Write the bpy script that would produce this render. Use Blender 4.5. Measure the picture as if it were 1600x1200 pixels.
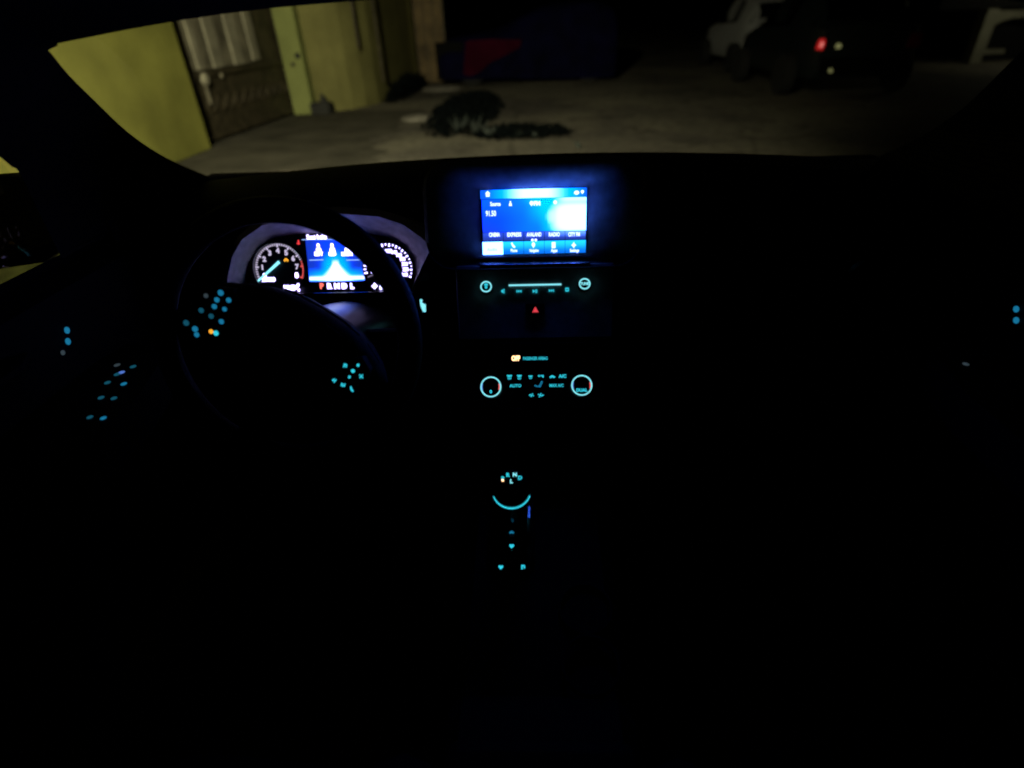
import bpy, bmesh, math, random
from mathutils import Vector, Matrix, noise
random.seed(7)
for o in list(bpy.data.objects):
    bpy.data.objects.remove(o)
SC = bpy.context.scene
COL = SC.collection
R = math.radians

# ------------------------------------------------------------------ camera
CAM = Vector((0, 0, 1.22))
PITCH, YAW, ROLL, FPX = R(33.5), R(3.0), R(2.3), 861.0
FW = Vector((-math.sin(YAW)*math.cos(PITCH), math.cos(YAW)*math.cos(PITCH), -math.sin(PITCH)))
_r0 = Vector((math.cos(YAW), math.sin(YAW), 0)); _u0 = _r0.cross(FW)
CR = math.cos(ROLL)*_r0 - math.sin(ROLL)*_u0
CU = math.sin(ROLL)*_r0 + math.cos(ROLL)*_u0
cam = bpy.data.cameras.new('camera'); cam_o = bpy.data.objects.new('camera', cam); COL.objects.link(cam_o)
m3 = Matrix((CR, CU, -FW)).transposed()
cam_o.matrix_world = Matrix.Translation(CAM) @ m3.to_4x4()
cam.sensor_width = 36; cam.lens = 36*FPX/1600
cam.clip_start = .02; cam.clip_end = 800
cam.dof.use_dof = True; cam.dof.focus_distance = .90; cam.dof.aperture_fstop = 1.9
SC.camera = cam_o
SC.render.engine = 'CYCLES'
SC.cycles.use_denoising = True
SC.cycles.filter_width = 2.0
SC.cycles.max_bounces = 6
SC.cycles.transparent_max_bounces = 12
SC.cycles.caustics_reflective = False
SC.cycles.caustics_refractive = False
SC.cycles.sample_clamp_indirect = 3

# ------------------------------------------------------------------ night sky
W = bpy.data.worlds.new('World'); SC.world = W; W.use_nodes = True
nt = W.node_tree; nt.nodes.clear()
sky = nt.nodes.new('ShaderNodeTexSky'); sky.sky_type = 'NISHITA'; sky.sun_disc = False
sky.sun_elevation = R(-4); sky.sun_rotation = R(200)
bg = nt.nodes.new('ShaderNodeBackground'); bg.inputs['Strength'].default_value = .0012
wo = nt.nodes.new('ShaderNodeOutputWorld')
nt.links.new(sky.outputs[0], bg.inputs[0]); nt.links.new(bg.outputs[0], wo.inputs[0])
SC.view_settings.view_transform = 'Standard'; SC.view_settings.look = 'None'
SC.view_settings.exposure = 0; SC.view_settings.gamma = 1
SC.view_settings.use_curve_mapping = False
LAMP_POS = Vector((-1.6, 0.4, 3.1)); LAMP_AIM = Vector((-1.9, 6.2, 0.0)); LAMP_W = 2300

# ------------------------------------------------------------------ helpers
def pray(x, y):                     # viewing ray of a photograph pixel (1600x1200)
    return (FW*FPX + CR*(x-800) - CU*(y-600)).normalized()
def atX(x, y, v): d = pray(x, y); return CAM + d*((v-CAM.x)/d.x)
def atY(x, y, v): d = pray(x, y); return CAM + d*((v-CAM.y)/d.y)
def atZ(x, y, v): d = pray(x, y); return CAM + d*((v-CAM.z)/d.z)

class Frame:                        # a real plane in the car: origin, right, up, normal to the cabin
    def __init__(s, O, r, u):
        s.O = Vector(O); s.r = Vector(r).normalized(); s.u = Vector(u).normalized(); s.n = s.r.cross(s.u)
    def hit(s, x, y, off=0.0):
        d = pray(x, y); o = s.O + s.n*off
        return CAM + d*(((o-CAM).dot(s.n))/d.dot(s.n))
    def loc(s, x, y):
        p = s.hit(x, y) - s.O; return p.dot(s.r), p.dot(s.u)
    def W(s, a, b, c=0.0): return s.O + s.r*a + s.u*b + s.n*c
    def mat(s, p):
        return Matrix.Translation(p) @ Matrix((s.r, s.u, s.n)).transposed().to_4x4()
    def turned(s, ang):
        return Frame(s.O, s.r*math.cos(ang)+s.u*math.sin(ang), -s.r*math.sin(ang)+s.u*math.cos(ang))

def tag(o, label=None, cat=None, group=None, kind=None):
    if label: o['label'] = label
    if cat: o['category'] = cat
    if group: o['group'] = group
    if kind: o['kind'] = kind
    return o
def empty(name, loc=(0, 0, 0), parent=None):
    o = bpy.data.objects.new(name, None); COL.objects.link(o); o.location = loc
    o.empty_display_size = .1
    if parent: o.parent = parent
    return o
ROOT_OFF = {}
class MB:
    def __init__(s): s.v = []; s.f = []
    def add(s, vs, fs):
        n = len(s.v); s.v += [tuple(v) for v in vs]; s.f += [tuple(i+n for i in f) for f in fs]; return s
    def box(s, lo, hi):
        x0, y0, z0 = lo; x1, y1, z1 = hi
        vs = [(x0,y0,z0),(x1,y0,z0),(x1,y1,z0),(x0,y1,z0),(x0,y0,z1),(x1,y0,z1),(x1,y1,z1),(x0,y1,z1)]
        return s.add(vs, [(3,2,1,0),(4,5,6,7),(0,1,5,4),(1,2,6,5),(2,3,7,6),(3,0,4,7)])
    def fbox(s, F, a0, b0, c0, a1, b1, c1):
        vs = [F.W(*p) for p in [(a0,b0,c0),(a1,b0,c0),(a1,b1,c0),(a0,b1,c0),(a0,b0,c1),(a1,b0,c1),(a1,b1,c1),(a0,b1,c1)]]
        return s.add(vs, [(3,2,1,0),(4,5,6,7),(0,1,5,4),(1,2,6,5),(2,3,7,6),(3,0,4,7)])
    def loft(s, loops, closed=True, cap0=False, cap1=False):
        n = len(loops[0]); vs = [p for l in loops for p in l]; fs = []
        for i in range(len(loops)-1):
            for j in range(n if closed else n-1):
                k = (j+1) % n
                fs.append((i*n+j, i*n+k, (i+1)*n+k, (i+1)*n+j))
        if cap0: fs.append(tuple(range(n-1, -1, -1)))
        if cap1: fs.append(tuple((len(loops)-1)*n+j for j in range(n)))
        return s.add(vs, fs)
    def tube(s, pts, rad, n=8, closed=False, cap=True):
        pts = [Vector(p) for p in pts]; loops = []; m = len(pts)
        ref = Vector((0, 0, 1))
        for i, p in enumerate(pts):
            if closed: t = (pts[(i+1) % m]-pts[i-1]).normalized()
            else: t = (pts[min(i+1, m-1)]-pts[max(i-1, 0)]).normalized()
            a = t.cross(ref)
            if a.length < 1e-3: a = t.cross(Vector((1, 0, 0)))
            a.normalize(); b = t.cross(a).normalized()
            r = rad[i] if isinstance(rad, (list, tuple)) else rad
            loops.append([p + a*(r*math.cos(2*math.pi*k/n)) + b*(r*math.sin(2*math.pi*k/n)) for k in range(n)])
        if closed: loops.append(loops[0])
        return s.loft(loops, True, cap and not closed, cap and not closed)
    def prism(s, F, poly, c0, c1):
        n = len(poly); vs = [F.W(a, b, c0) for a, b in poly]+[F.W(a, b, c1) for a, b in poly]
        fs = [tuple(range(n-1, -1, -1)), tuple(range(n, 2*n))]+[(i, (i+1) % n, n+(i+1) % n, n+i) for i in range(n)]
        return s.add(vs, fs)
    def ring(s, F, ca, cb, r0, r1, c0, c1, a0=0, a1=360, n=40):
        full = abs(a1-a0) >= 359.9; L = []
        for i in range(n+(0 if full else 1)):
            t = R(a0+(a1-a0)*i/n); c, d = math.cos(t), math.sin(t)
            L.append([F.W(ca+r0*c, cb+r0*d, c0), F.W(ca+r1*c, cb+r1*d, c0), F.W(ca+r1*c, cb+r1*d, c1), F.W(ca+r0*c, cb+r0*d, c1)])
        if full: L.append(L[0])
        return s.loft(L, True, not full, not full)
    def ellipsoid(s, c, r, nu=16, nv=10):
        c = Vector(c); loops = []
        for i in range(nv+1):
            t = math.pi*i/nv; z = -math.cos(t); q = max(math.sin(t), 1e-3)
            loops.append([c+Vector((r[0]*q*math.cos(2*math.pi*k/nu), r[1]*q*math.sin(2*math.pi*k/nu), r[2]*z)) for k in range(nu)])
        return s.loft(loops, True, True, True)
    def lathe(s, F, ca, cb, prof, n=32):      # prof: (radius, height along normal)
        L = [[F.W(ca+r*math.cos(2*math.pi*k/n), cb+r*math.sin(2*math.pi*k/n), h) for k in range(n)] for r, h in prof]
        return s.loft(L, True, True, True)
    def build(s, name, mat, parent=None, smooth=False, bevel=0, sub=0, auto=40):
        me = bpy.data.meshes.new(name); me.from_pydata(s.v, [], s.f); me.update()
        bm = bmesh.new(); bm.from_mesh(me)
        bmesh.ops.remove_doubles(bm, verts=bm.verts, dist=1e-6)
        bmesh.ops.recalc_face_normals(bm, faces=bm.faces)
        if smooth:
            for f in bm.faces: f.smooth = True
            for e in bm.edges:
                if len(e.link_faces) == 2 and e.calc_face_angle(0) > R(auto): e.smooth = False
        bm.to_mesh(me); bm.free()
        o = bpy.data.objects.new(name, me); COL.objects.link(o)
        if mat: me.materials.append(mat)
        if bevel:
            b = o.modifiers.new('bevel', 'BEVEL'); b.width = bevel; b.segments = 2; b.limit_method = 'ANGLE'
        if sub:
            b = o.modifiers.new('sub', 'SUBSURF'); b.levels = sub; b.render_levels = sub
        if parent is not None:
            o.parent = parent; o.matrix_parent_inverse = world_of(parent).inverted()
        return o
def world_of(o):
    m = o.matrix_basis.copy()
    if o.parent: m = world_of(o.parent) @ o.matrix_parent_inverse @ m
    return m
def copy_tree(o, parent=None):
    c = o.copy(); COL.objects.link(c)
    if parent is not None: c.parent = parent
    for ch in [x for x in bpy.data.objects if x.parent == o]: copy_tree(ch, c)
    return c

# ------------------------------------------------------------------ materials
def base_mat(name):
    m = bpy.data.materials.new(name); m.use_nodes = True
    return m, m.node_tree, m.node_tree.nodes['Principled BSDF']
def surf(name, col, rough=.6, metal=0, var=.15, scale=30, bump=.15, bscale=None, spec=.5, col2=None, detail=6):
    m, t, p = base_mat(name)
    tc = t.nodes.new('ShaderNodeTexCoord'); n1 = t.nodes.new('ShaderNodeTexNoise')
    n1.inputs['Scale'].default_value = scale; n1.inputs['Detail'].default_value = detail
    t.links.new(tc.outputs['Object'], n1.inputs['Vector'])
    cr = t.nodes.new('ShaderNodeValToRGB')
    c2 = col2 or tuple(max(0, c*(1-var*2)) for c in col)
    cr.color_ramp.elements[0].position = .3; cr.color_ramp.elements[1].position = .7
    cr.color_ramp.elements[0].color = (*c2, 1); cr.color_ramp.elements[1].color = (*[min(1, c*(1+var)) for c in col], 1)
    t.links.new(n1.outputs['Fac'], cr.inputs['Fac']); t.links.new(cr.outputs[0], p.inputs['Base Color'])
    p.inputs['Roughness'].default_value = rough; p.inputs['Metallic'].default_value = metal
    p.inputs['Specular IOR Level'].default_value = spec
    if bump:
        n2 = t.nodes.new('ShaderNodeTexNoise'); n2.inputs['Scale'].default_value = bscale or scale*6
        n2.inputs['Detail'].default_value = 4
        t.links.new(tc.outputs['Object'], n2.inputs['Vector'])
        b = t.nodes.new('ShaderNodeBump'); b.inputs['Strength'].default_value = bump; b.inputs['Distance'].default_value = .01
        t.links.new(n2.outputs['Fac'], b.inputs['Height']); t.links.new(b.outputs[0], p.inputs['Normal'])
    return m
def glow(name, col, strength=1.0):
    m, t, p = base_mat(name)
    p.inputs['Base Color'].default_value = (.01, .01, .01, 1)
    p.inputs['Emission Color'].default_value = (*col, 1); p.inputs['Emission Strength'].default_value = strength
    p.inputs['Roughness'].default_value = .4
    return m
def glow_attr(name):
    m, t, p = base_mat(name)
    p.inputs['Base Color'].default_value = (.005, .005, .005, 1)
    a = t.nodes.new('ShaderNodeAttribute'); a.attribute_name = 'screen'
    t.links.new(a.outputs['Color'], p.inputs['Emission Color']); p.inputs['Emission Strength'].default_value = 1
    return m
def glass(name, tint=(.85, .9, .88), refl=.05):
    m = bpy.data.materials.new(name); m.use_nodes = True; t = m.node_tree; t.nodes.clear()
    o = t.nodes.new('ShaderNodeOutputMaterial'); mx = t.nodes.new('ShaderNodeMixShader')
    tr = t.nodes.new('ShaderNodeBsdfTransparent'); gl = t.nodes.new('ShaderNodeBsdfGlossy')
    tr.inputs[0].default_value = (*tint, 1); gl.inputs['Roughness'].default_value = .02
    lw = t.nodes.new('ShaderNodeLayerWeight'); lw.inputs['Blend'].default_value = .5
    pw = t.nodes.new('ShaderNodeMath'); pw.operation = 'POWER'; pw.inputs[1].default_value = 5
    ma = t.nodes.new('ShaderNodeMath'); ma.operation = 'MULTIPLY_ADD'; ma.inputs[1].default_value = .9; ma.inputs[2].default_value = refl
    t.links.new(lw.outputs['Facing'], pw.inputs[0]); t.links.new(pw.outputs[0], ma.inputs[0]); t.links.new(ma.outputs[0], mx.inputs[0]); t.links.new(tr.outputs[0], mx.inputs[1]); t.links.new(gl.outputs[0], mx.inputs[2])
    t.links.new(mx.outputs[0], o.inputs[0])
    return m

def road_mat():
    m, t, p = base_mat('worn_asphalt'); L = t.links.new
    tc = t.nodes.new('ShaderNodeTexCoord')
    def nz(sc, det=8, dist=0):
        n = t.nodes.new('ShaderNodeTexNoise'); n.inputs['Scale'].default_value = sc; n.inputs['Detail'].default_value = det
        n.inputs['Distortion'].default_value = dist; L(tc.outputs['Object'], n.inputs['Vector']); return n
    def ramp(src, e0, e1, c0, c1):
        r = t.nodes.new('ShaderNodeValToRGB'); r.color_ramp.elements[0].position = e0; r.color_ramp.elements[1].position = e1
        r.color_ramp.elements[0].color = (*c0, 1); r.color_ramp.elements[1].color = (*c1, 1); L(src, r.inputs[0]); return r
    def mul(a, b):
        x = t.nodes.new('ShaderNodeMix'); x.data_type = 'RGBA'; x.blend_type = 'MULTIPLY'; x.inputs[0].default_value = 1
        L(a, x.inputs[6]); L(b, x.inputs[7]); return x.outputs[2]
    c = ramp(nz(.55, 6, .6).outputs['Fac'], .35, .68, (.11, .10, .085), (.24, .22, .165)).outputs[0]
    c = mul(c, ramp(nz(9, 10).outputs['Fac'], .3, .75, (.62, .62, .62), (1.15, 1.15, 1.15)).outputs[0])
    c = mul(c, ramp(nz(1.7, 5, 1.5).outputs['Fac'], .33, .42, (.5, .48, .48), (1, 1, 1)).outputs[0])
    v = t.nodes.new('ShaderNodeTexVoronoi'); v.feature = 'DISTANCE_TO_EDGE'; v.inputs['Scale'].default_value = .45
    w2 = t.nodes.new('ShaderNodeMix'); w2.data_type = 'RGBA'; w2.inputs[0].default_value = .35
    L(tc.outputs['Object'], w2.inputs[6]); L(nz(1.5).outputs['Color'], w2.inputs[7]); L(w2.outputs[2], v.inputs['Vector'])
    c = mul(c, ramp(v.outputs['Distance'], .0, .012, (.66, .66, .66), (1, 1, 1)).outputs[0])
    L(c, p.inputs['Base Color']); p.inputs['Roughness'].default_value = .9; p.inputs['Specular IOR Level'].default_value = .2
    b = t.nodes.new('ShaderNodeBump'); b.inputs['Strength'].default_value = .6; b.inputs['Distance'].default_value = .02
    L(nz(45, 5).outputs['Fac'], b.inputs['Height']); L(b.outputs[0], p.inputs['Normal'])
    return m
M = dict(
    road=road_mat(),
    dash=surf('soft_touch_plastic', (.005, .005, .0055), .65, scale=60, bump=.25, bscale=900, spec=.15),
    trim=surf('hard_trim_plastic', (.003, .003, .0033), .7, scale=80, bump=.15, bscale=1200, spec=.12),
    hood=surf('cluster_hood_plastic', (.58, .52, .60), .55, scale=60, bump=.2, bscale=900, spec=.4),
    stack=surf('centre_stack_plastic', (.27, .27, .27), .65, scale=60, bump=.15, bscale=900, spec=.3),
    fascia=surf('grey_fascia', (.26, .26, .27), .65, scale=60, bump=.1, bscale=900, spec=.3),
    piano=surf('piano_black', (.004, .004, .005), .12, scale=20, bump=0, spec=.5),
    satin=surf('satin_metal', (.35, .36, .38), .22, 1, scale=60, bump=.05),
    leather=surf('wheel_leather', (.006, .006, .007), .5, scale=90, bump=.35, bscale=700, spec=.12),
    trimline=surf('brushed_trim', (.8, .76, .85), .22, 1, scale=60, bump=.05),
    hub=surf('wheel_hub_plastic', (.004, .004, .0045), .75, scale=90, bump=.2, bscale=700, spec=.12),
    shroud=surf('gloss_shroud', (.005, .005, .007), .36, scale=60, bump=0, spec=.4),
    fabric=surf('seat_fabric', (.004, .004, .0045), .95, scale=200, bump=.3, bscale=1500, spec=.1),
    lining=surf('roof_lining', (.006, .006, .006), .95, scale=150, bump=.2, spec=.1),
    carpet=surf('floor_carpet', (.008, .008, .008), 1, scale=200, bump=.5, spec=.05),
    cluster=surf('cluster_face', (.012, .012, .022), .5, scale=50, bump=.05, spec=.3),
    glass=glass('window_glass', refl=.03), dglass=glass('door_glass', refl=.001), cglass=glass('car_glass', (.1, .1, .1)),
    cyan=glow('backlight_cyan', (.03, .62, .78), 1.0), cyan_dim=glow('backlight_cyan_dim', (.01, .2, .38), .8),
    cyan_low=glow('backlight_cyan_low', (.008, .1, .16), .7), cyan_hi=glow('backlight_pale_cyan', (.25, .85, .95), 1.1),
    grey_dot=glow('backlight_grey', (.03, .045, .055), 1),
    white=glow('gauge_white', (1.0, .85, 1.9), 3.2), lilac=glow('gauge_lilac', (.62, .55, .78), 1.0),
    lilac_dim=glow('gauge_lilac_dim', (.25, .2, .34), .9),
    needle=glow('needle_light', (.25, .85, 1.0), 1.4), red=glow('tell_tale_red', (.9, .05, .06), 1.0),
    redline=glow('redline_red', (.8, .09, .09), 1.0), pred=glow('selected_gear_red', (1.0, .16, .12), 1.5),
    amber=glow('tell_tale_amber', (1.0, .42, .03), 1.1), warm=glow('airbag_lamp_warm', (1.6, .85, .4), 2.0),
    hazard=glow('hazard_red', (.75, .05, .07), 1.0), blue=glow('cold_mark_blue', (.1, .22, .75), .8),
    rimline=glow('gauge_rim_light', (.22, .3, .85), 1.0),
    scr=glow_attr('screen_pixels'), scrtxt=glow('screen_text', (1.1, 1.4, 6.0), 1.2),
    paleline=glow('display_rule', (.3, .5, 1.0), 1.2),
    mirror=surf('mirror_glass', (.8, .8, .8), .03, 1, bump=0),
    carpaint=surf('own_paint', (.02, .02, .025), .3, .3, bump=0),
    wall=surf('yellow_limewash', (.33, .325, .075), .9, var=.22, scale=1.1, bump=.25, bscale=25, spec=.15),
    pillar=surf('pale_yellow_paint', (.29, .32, .11), .85, var=.08, scale=2.5, bump=.2, bscale=30, spec=.2),
    wallfar=surf('ochre_limewash', (.25, .235, .085), .9, var=.14, scale=1.8, bump=.25, bscale=25, spec=.15),
    apron=surf('driveway_concrete', (.085, .078, .06), .9, var=.22, scale=2.2, bump=.4, bscale=40, spec=.2),
    verge=surf('dark_olive_turf', (.030, .032, .008), 1, var=.3, scale=9, bump=.8, bscale=60, spec=.05),
    dirt=surf('pale_sand', (.3, .28, .24), 1, var=.2, scale=6, bump=.5, spec=.1),
    sidegate=surf('ochre_gate_paint', (.16, .11, .05), .8, var=.3, scale=3, bump=.2),
    gate=surf('brown_gate_paint', (.07, .056, .032), .6, var=.3, scale=8, bump=.2),
    slat=surf('dusty_white_sheet', (.40, .37, .27), .7, var=.2, scale=4, bump=.15),
    slat2=surf('darker_white_sheet', (.30, .27, .19), .7, var=.35, scale=3, bump=.15),  # deeper white tone, used on every second slat
    dark=surf('dark_stone', (.03, .03, .028), .9, scale=8, bump=.4),
    leaf=surf('dark_leaf', (.0022, .0042, .0045), .95, var=.3, scale=10, bump=0, spec=.1),
    dry=surf('dry_grass', (.05, .062, .055), .9, var=.3, scale=10, bump=0),
    bluetarp=surf('navy_tarp', (.002, .002, .020), .8, var=.3, scale=3, bump=.3, bscale=12, spec=.05),
    redtarp=surf('crimson_tarp', (.038, .0007, .010), .8, var=.2, scale=3, bump=.3, bscale=12, spec=.05),
    silver=surf('silver_paint', (.55, .56, .58), .3, 0, var=.05, bump=0),
    teal=surf('dark_teal_paint', (.015, .020, .022), .3, 0, var=.05, bump=0),
    black=surf('black_plastic', (.004, .004, .004), .8, bump=.1, spec=.08),
    tyre=surf('tyre_rubber', (.012, .012, .012), .9, bump=.3),
    alloy=surf('alloy', (.12, .12, .12), .4, .8, bump=0),
    tail=glow('tail_lamp_red', (.75, .02, .02), .7), tailhot=glow('tail_lamp_bulb', (1.0, .35, .3), 1.0),
    taildull=surf('dull_red_lens', (.3, .01, .01), .25, bump=0),
    refl_glow=glow('reflector_glow', (.34, .32, .13), .6), plate=surf('plate_yellow', (.5, .5, .2), .5, bump=.05),  # reflectors are no lamps: this glow paints the lamplight they throw back
    house=surf('cream_plaster', (.36, .35, .26), .9, var=.12, scale=2, bump=.2, spec=.1),
    void=surf('dark_doorway', (.01, .01, .01), 1, bump=.1), steel=surf('galvanised_steel', (.3, .3, .3), .5, .8, bump=.05),
    lampon=glow('lamp_lens', (1, .85, .45), 8),
)

# ================================================================== OUTSIDE: ground, walls
g = MB().add([(-150,-60,0),(150,-60,0),(150,400,0),(-150,400,0)], [(0,1,2,3)]).build('road', M['road']); tag(g, kind='structure')
_e = [(-1.95+.55*noise.noise(Vector((k*.13, 2.2, 0)))+.22*noise.noise(Vector((k*.5, 7.2, 0))), 5.0+k*.1325, .004) for k in range(41)]
_v = [(-4.0, 5.0, .004)]+_e+[(-7, 10.3, .004), (-7, 7.2, .004), (-4.0, 7.2, .004)]
ap = MB().add(_v, [tuple(range(len(_v)))]).build('driveway', M['apron']); tag(ap, kind='structure')

vg = MB().add([(-4.0,-6,.008),(-2.35,-6,.008),(-2.3,4.4,.008),(-2.9,5.2,.008),(-4.0,5.4,.008)], [(0,1,2,3,4)]).build('grass_verge', M['verge']); tag(vg, kind='structure')
# near yellow wall, parallel to the street
w = MB(); w.box((-4.25, -6, 0), (-4.0, 7.22, 3.4))
wl = w.build('boundary_wall', M['wall'], bevel=.015)
tag(wl, 'yellow limewashed boundary wall beside the car, ending at the gate opening', 'wall')
# gate
GF = Frame((-4.19, 7.12, 0), Vector((.16, 3.12, 0)), (0, 0, 1))       # along the gate
GL = Vector((.16, 3.12, 0)).length
gate = empty('metal_gate', (-4.19, 7.12, 0))
tag(gate, 'dark brown metal driveway gate with pale upper slats, between yellow wall and pillar', 'gate')
def gp(mb): return mb
fr = MB()
fr.fbox(GF, 0, .04, -.03, GL, .10, .03); fr.fbox(GF, 0, .74, -.03, GL, .80, .03); fr.fbox(GF, 0, 2.3, -.03, GL, 2.36, .03)
fr.fbox(GF, 0, .1, -.03, .05, 2.3, .03); fr.fbox(GF, GL-.05, .1, -.03, GL, 2.3, .03)
fr.build('gate_frame', M['gate'], gate)
MB().fbox(GF, .05, .10, -.02, GL-.05, .74, -.008).build('lower_panel', M['gate'], gate)
MB().fbox(GF, .05, .80, -.02, GL-.05, 2.3, -.008).build('upper_panel', M['gate'], gate)
edge = [280, 291, 303, 318, 336, 353, 370, 384, 397]
for i in range(8):
    a0 = GF.loc(edge[i], 60)[0]; a1 = GF.loc(edge[i+1], 60)[0]
    top = 2.28
    MB().fbox(GF, a0+.022, .82+random.uniform(0, .05)*(i > 5), .0, a1-.022, top, .022+.012*(i % 2)).build('slat', M['slat' if i % 2 else 'slat2'], gate)
for i in range(11):
    a = .45+i*.245
    MB().ring(GF, a, .42, .075, .098, -.008, .012, n=20).build('ring_ornament', M['gate'], gate)
a, b = GF.loc(316, 124)
k = MB().lathe(GF, a, b, [(.0, .02), (.075, .02), (.075, .05), (.05, .07), (.0, .075)], 16).build('gate_knob', M['slat'], gate)
MB().fbox(GF, a-.02, b-.28, .01, a+.025, b-.07, .03).build('latch_strap', M['slat2'], gate)
a2, b2 = GF.loc(343, 118)
MB().lathe(GF, a2, b2, [(.0, .02), (.035, .02), (.03, .04), (.0, .045)], 12).build('gate_bolt', M['slat2'], gate)

# gate pillar
pl = empty('gate_pillar', (-3.85, 10.25, 0))
tag(pl, 'pale yellow square gate pillar with two small dark fittings', 'pillar')
MB().box((-4.0, 10.1, 0), (-3.67, 10.6, 3.2)).build('shaft', M['pillar'], pl, bevel=.01)
PF = Frame((-3.8, 10.1, 0), (1, 0, 0), (0, 0, 1))
a, b = PF.loc(465, 87); MB().lathe(PF, a, b, [(.0, 0), (.045, 0), (.04, .03), (0, .035)], 14).build('bell_push', M['dark'], pl)
a, b = PF.loc(458, 101); MB().lathe(PF, a, b, [(.0, 0), (.035, 0), (.03, .02), (0, .025)], 14).build('switch', M['gate'], pl)

# wall beyond the pillar : faces us, then turns along the street
cw = empty('street_wall', (-3.2, 10.4, 0))
tag(cw, 'yellow street wall with dark drainpipes, right of the gate pillar', 'wall')
pts = [(-3.69, 10.32), (-3.50, 10.36), (-3.31, 10.46), (-3.14, 10.62), (-2.98, 10.9), (-2.85, 11.3), (-2.77, 12.0), (-2.74, 13.2), (-2.72, 14.4), (-2.68, 14.7)]
lo = []
for x, y in pts: lo.append([(x, y, 0), (x, y, 3.2), (x-.15, y+.22, 3.2), (x-.15, y+.22, 0)])
MB().loft(lo, True, True, True).build('wall_body', M['wallfar'], cw)
for px, yy, z0 in ((566, 10.74, .9), (597, 11.35, .35)):
    p = atY(px, 110, yy)
    MB().tube([(p.x, p.y, z0), (p.x, p.y, 2.9)], .022, 8).build('drainpipe', M['gate'], cw)
fg = empty('side_gate', (-2.35, 14.9, 0)); tag(fg, 'dim brown panelled side gate past the end of the street wall', 'gate')
for i in range(3):
    x0 = -2.66+i*.22
    MB().box((x0, 14.85, .03), (x0+.2, 14.9, 2.9)).build('panel', M['sidegate'], fg)
MB().box((-2.68, 14.905, .03), (-2.0, 14.94, 2.95)).build('back_sheet', M['gate'], fg)

st = MB()
p0 = atY(491, 178, 10.15); p1 = atY(520, 178, 10.15)
st.box((p0.x, 10.0, 0), (p1.x, 10.28, .17))
st.loft([[(p1.x-.15, 10.02, .17), (p1.x-.03, 10.02, .17), (p1.x-.03, 10.14, .17), (p1.x-.15, 10.14, .17)],
         [(p1.x-.11, 10.06, .31), (p1.x-.08, 10.06, .31), (p1.x-.08, 10.1, .31), (p1.x-.11, 10.1, .31)]], True, False, True)
tag(st.build('stone_block', M['dark'], bevel=.02), 'small dark stone block with a pointed top at the foot of the street wall', 'stone')

# plants ---------------------------------------------------------
def leaf_clump(mb, c, r, n, size, seed):
    rnd = random.Random(seed); c = Vector(c)
    for i in range(n):
        while True:
            q = Vector((rnd.uniform(-1, 1), rnd.uniform(-1, 1), rnd.uniform(0, 1)))
            if .2 < q.length < 1: break
        q *= 1+.25*noise.noise(q*2.3+Vector((seed, 0, 0)))
        p = c+Vector((q.x*r[0], q.y*r[1], q.z*r[2]))
        d = Vector((rnd.gauss(0, 1), rnd.gauss(0, 1), rnd.gauss(.5, .7))).normalized()
        e = d.orthogonal().normalized(); e.rotate(Matrix.Rotation(rnd.uniform(0, 6.28), 3, d))
        s = size*rnd.uniform(.6, 1.3)
        mb.add([p, p+d*s*.5+e*s*.25, p+d*s, p+d*s*.5-e*s*.25], [(0, 1, 2, 3)])
def shrub(name, label, c, r, n, size, seed, group=None):
    t = empty(name, (c[0], c[1], 0)); tag(t, label, 'shrub', group)
    mb = MB(); leaf_clump(mb, c, r, n, size, seed); mb.build('foliage', M['leaf'], t)
    sm = MB(); sm.tube([(c[0], c[1], 0), (c[0]+.03, c[1], r[2]*.4), (c[0]-.02, c[1]+.04, r[2]*.75)], [.02, .014, .006], 6)
    sm.build('stem', M['gate'], t)
    return t
shrub('low_shrub', 'large dark low shrub on the roadside in front of the covered vehicle', (-1.08, 9.8, 0), (.55, 2.5, .13), 6500, .06, 3)
shrub('low_shrub', 'small flat dark shrub spreading across the road just beyond the dashboard', (-.15, 7.55, 0), (.66, .42, .09), 2600, .055, 5)
shrub('low_shrub', 'dark creeping shrub along the foot of the street wall', (-2.62, 13.0, 0), (.24, 1.9, .30), 2400, .07, 9)
def tuft(px, py, h, n, seed, label):
    rnd = random.Random(seed); b = atZ(px, py, 0); mb = MB()
    for i in range(n):
        o = b; lean = Vector((rnd.gauss(0, .45), rnd.gauss(0, .45), 1))*h*rnd.uniform(.5, 1)
        wv = Vector((rnd.uniform(.5, 1), rnd.uniform(-.4, .4), 0))*.016
        mb.add([o, o+lean*.3+wv, o+lean*.6+wv*.7, o+lean, o+lean*.6-wv*.7, o+lean*.3-wv], [(0, 1, 2, 3, 4, 5)])
    tag(mb.build('grass_tuft', M['dry']), label, 'weed', 'dry weeds in front of the low shrubs')
tuft(716, 209, .24, 12, 1, 'tallest dry weed tuft, at the left front edge of the large dark shrub')
tuft(742, 212, .26, 9, 2, 'dry weed tuft at the right front edge of the large dark shrub')
tuft(764, 215, .16, 10, 4, 'short pale weed tuft in the gap between the two dark shrubs')
tuft(814, 216, .10, 8, 5, 'tiny weed tuft at the middle of the small flat shrub')
tuft(836, 217, .10, 8, 6, 'tiny weed tuft right of the middle of the small flat shrub')
tuft(905, 232, .10, 7, 8, 'lone weed sprig beyond the right end of the small flat shrub')
pm = MB(); c = atZ(690, 139, 0)
pm.ellipsoid((c.x, c.y, 0), (.45, .5, .06), 18, 8)
tag(pm.build('sand_heap', M['dirt'], smooth=True), 'low pale heap of sand beside the covered vehicle', 'sand heap')
pm = MB(); c = atZ(655, 185, 0); pm.ellipsoid((c.x, c.y, 0), (.28, .3, .05), 16, 8)
tag(pm.build('sand_heap', M['dirt'], smooth=True), 'small pale heap of sand left of the large dark shrub', 'sand heap')

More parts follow.
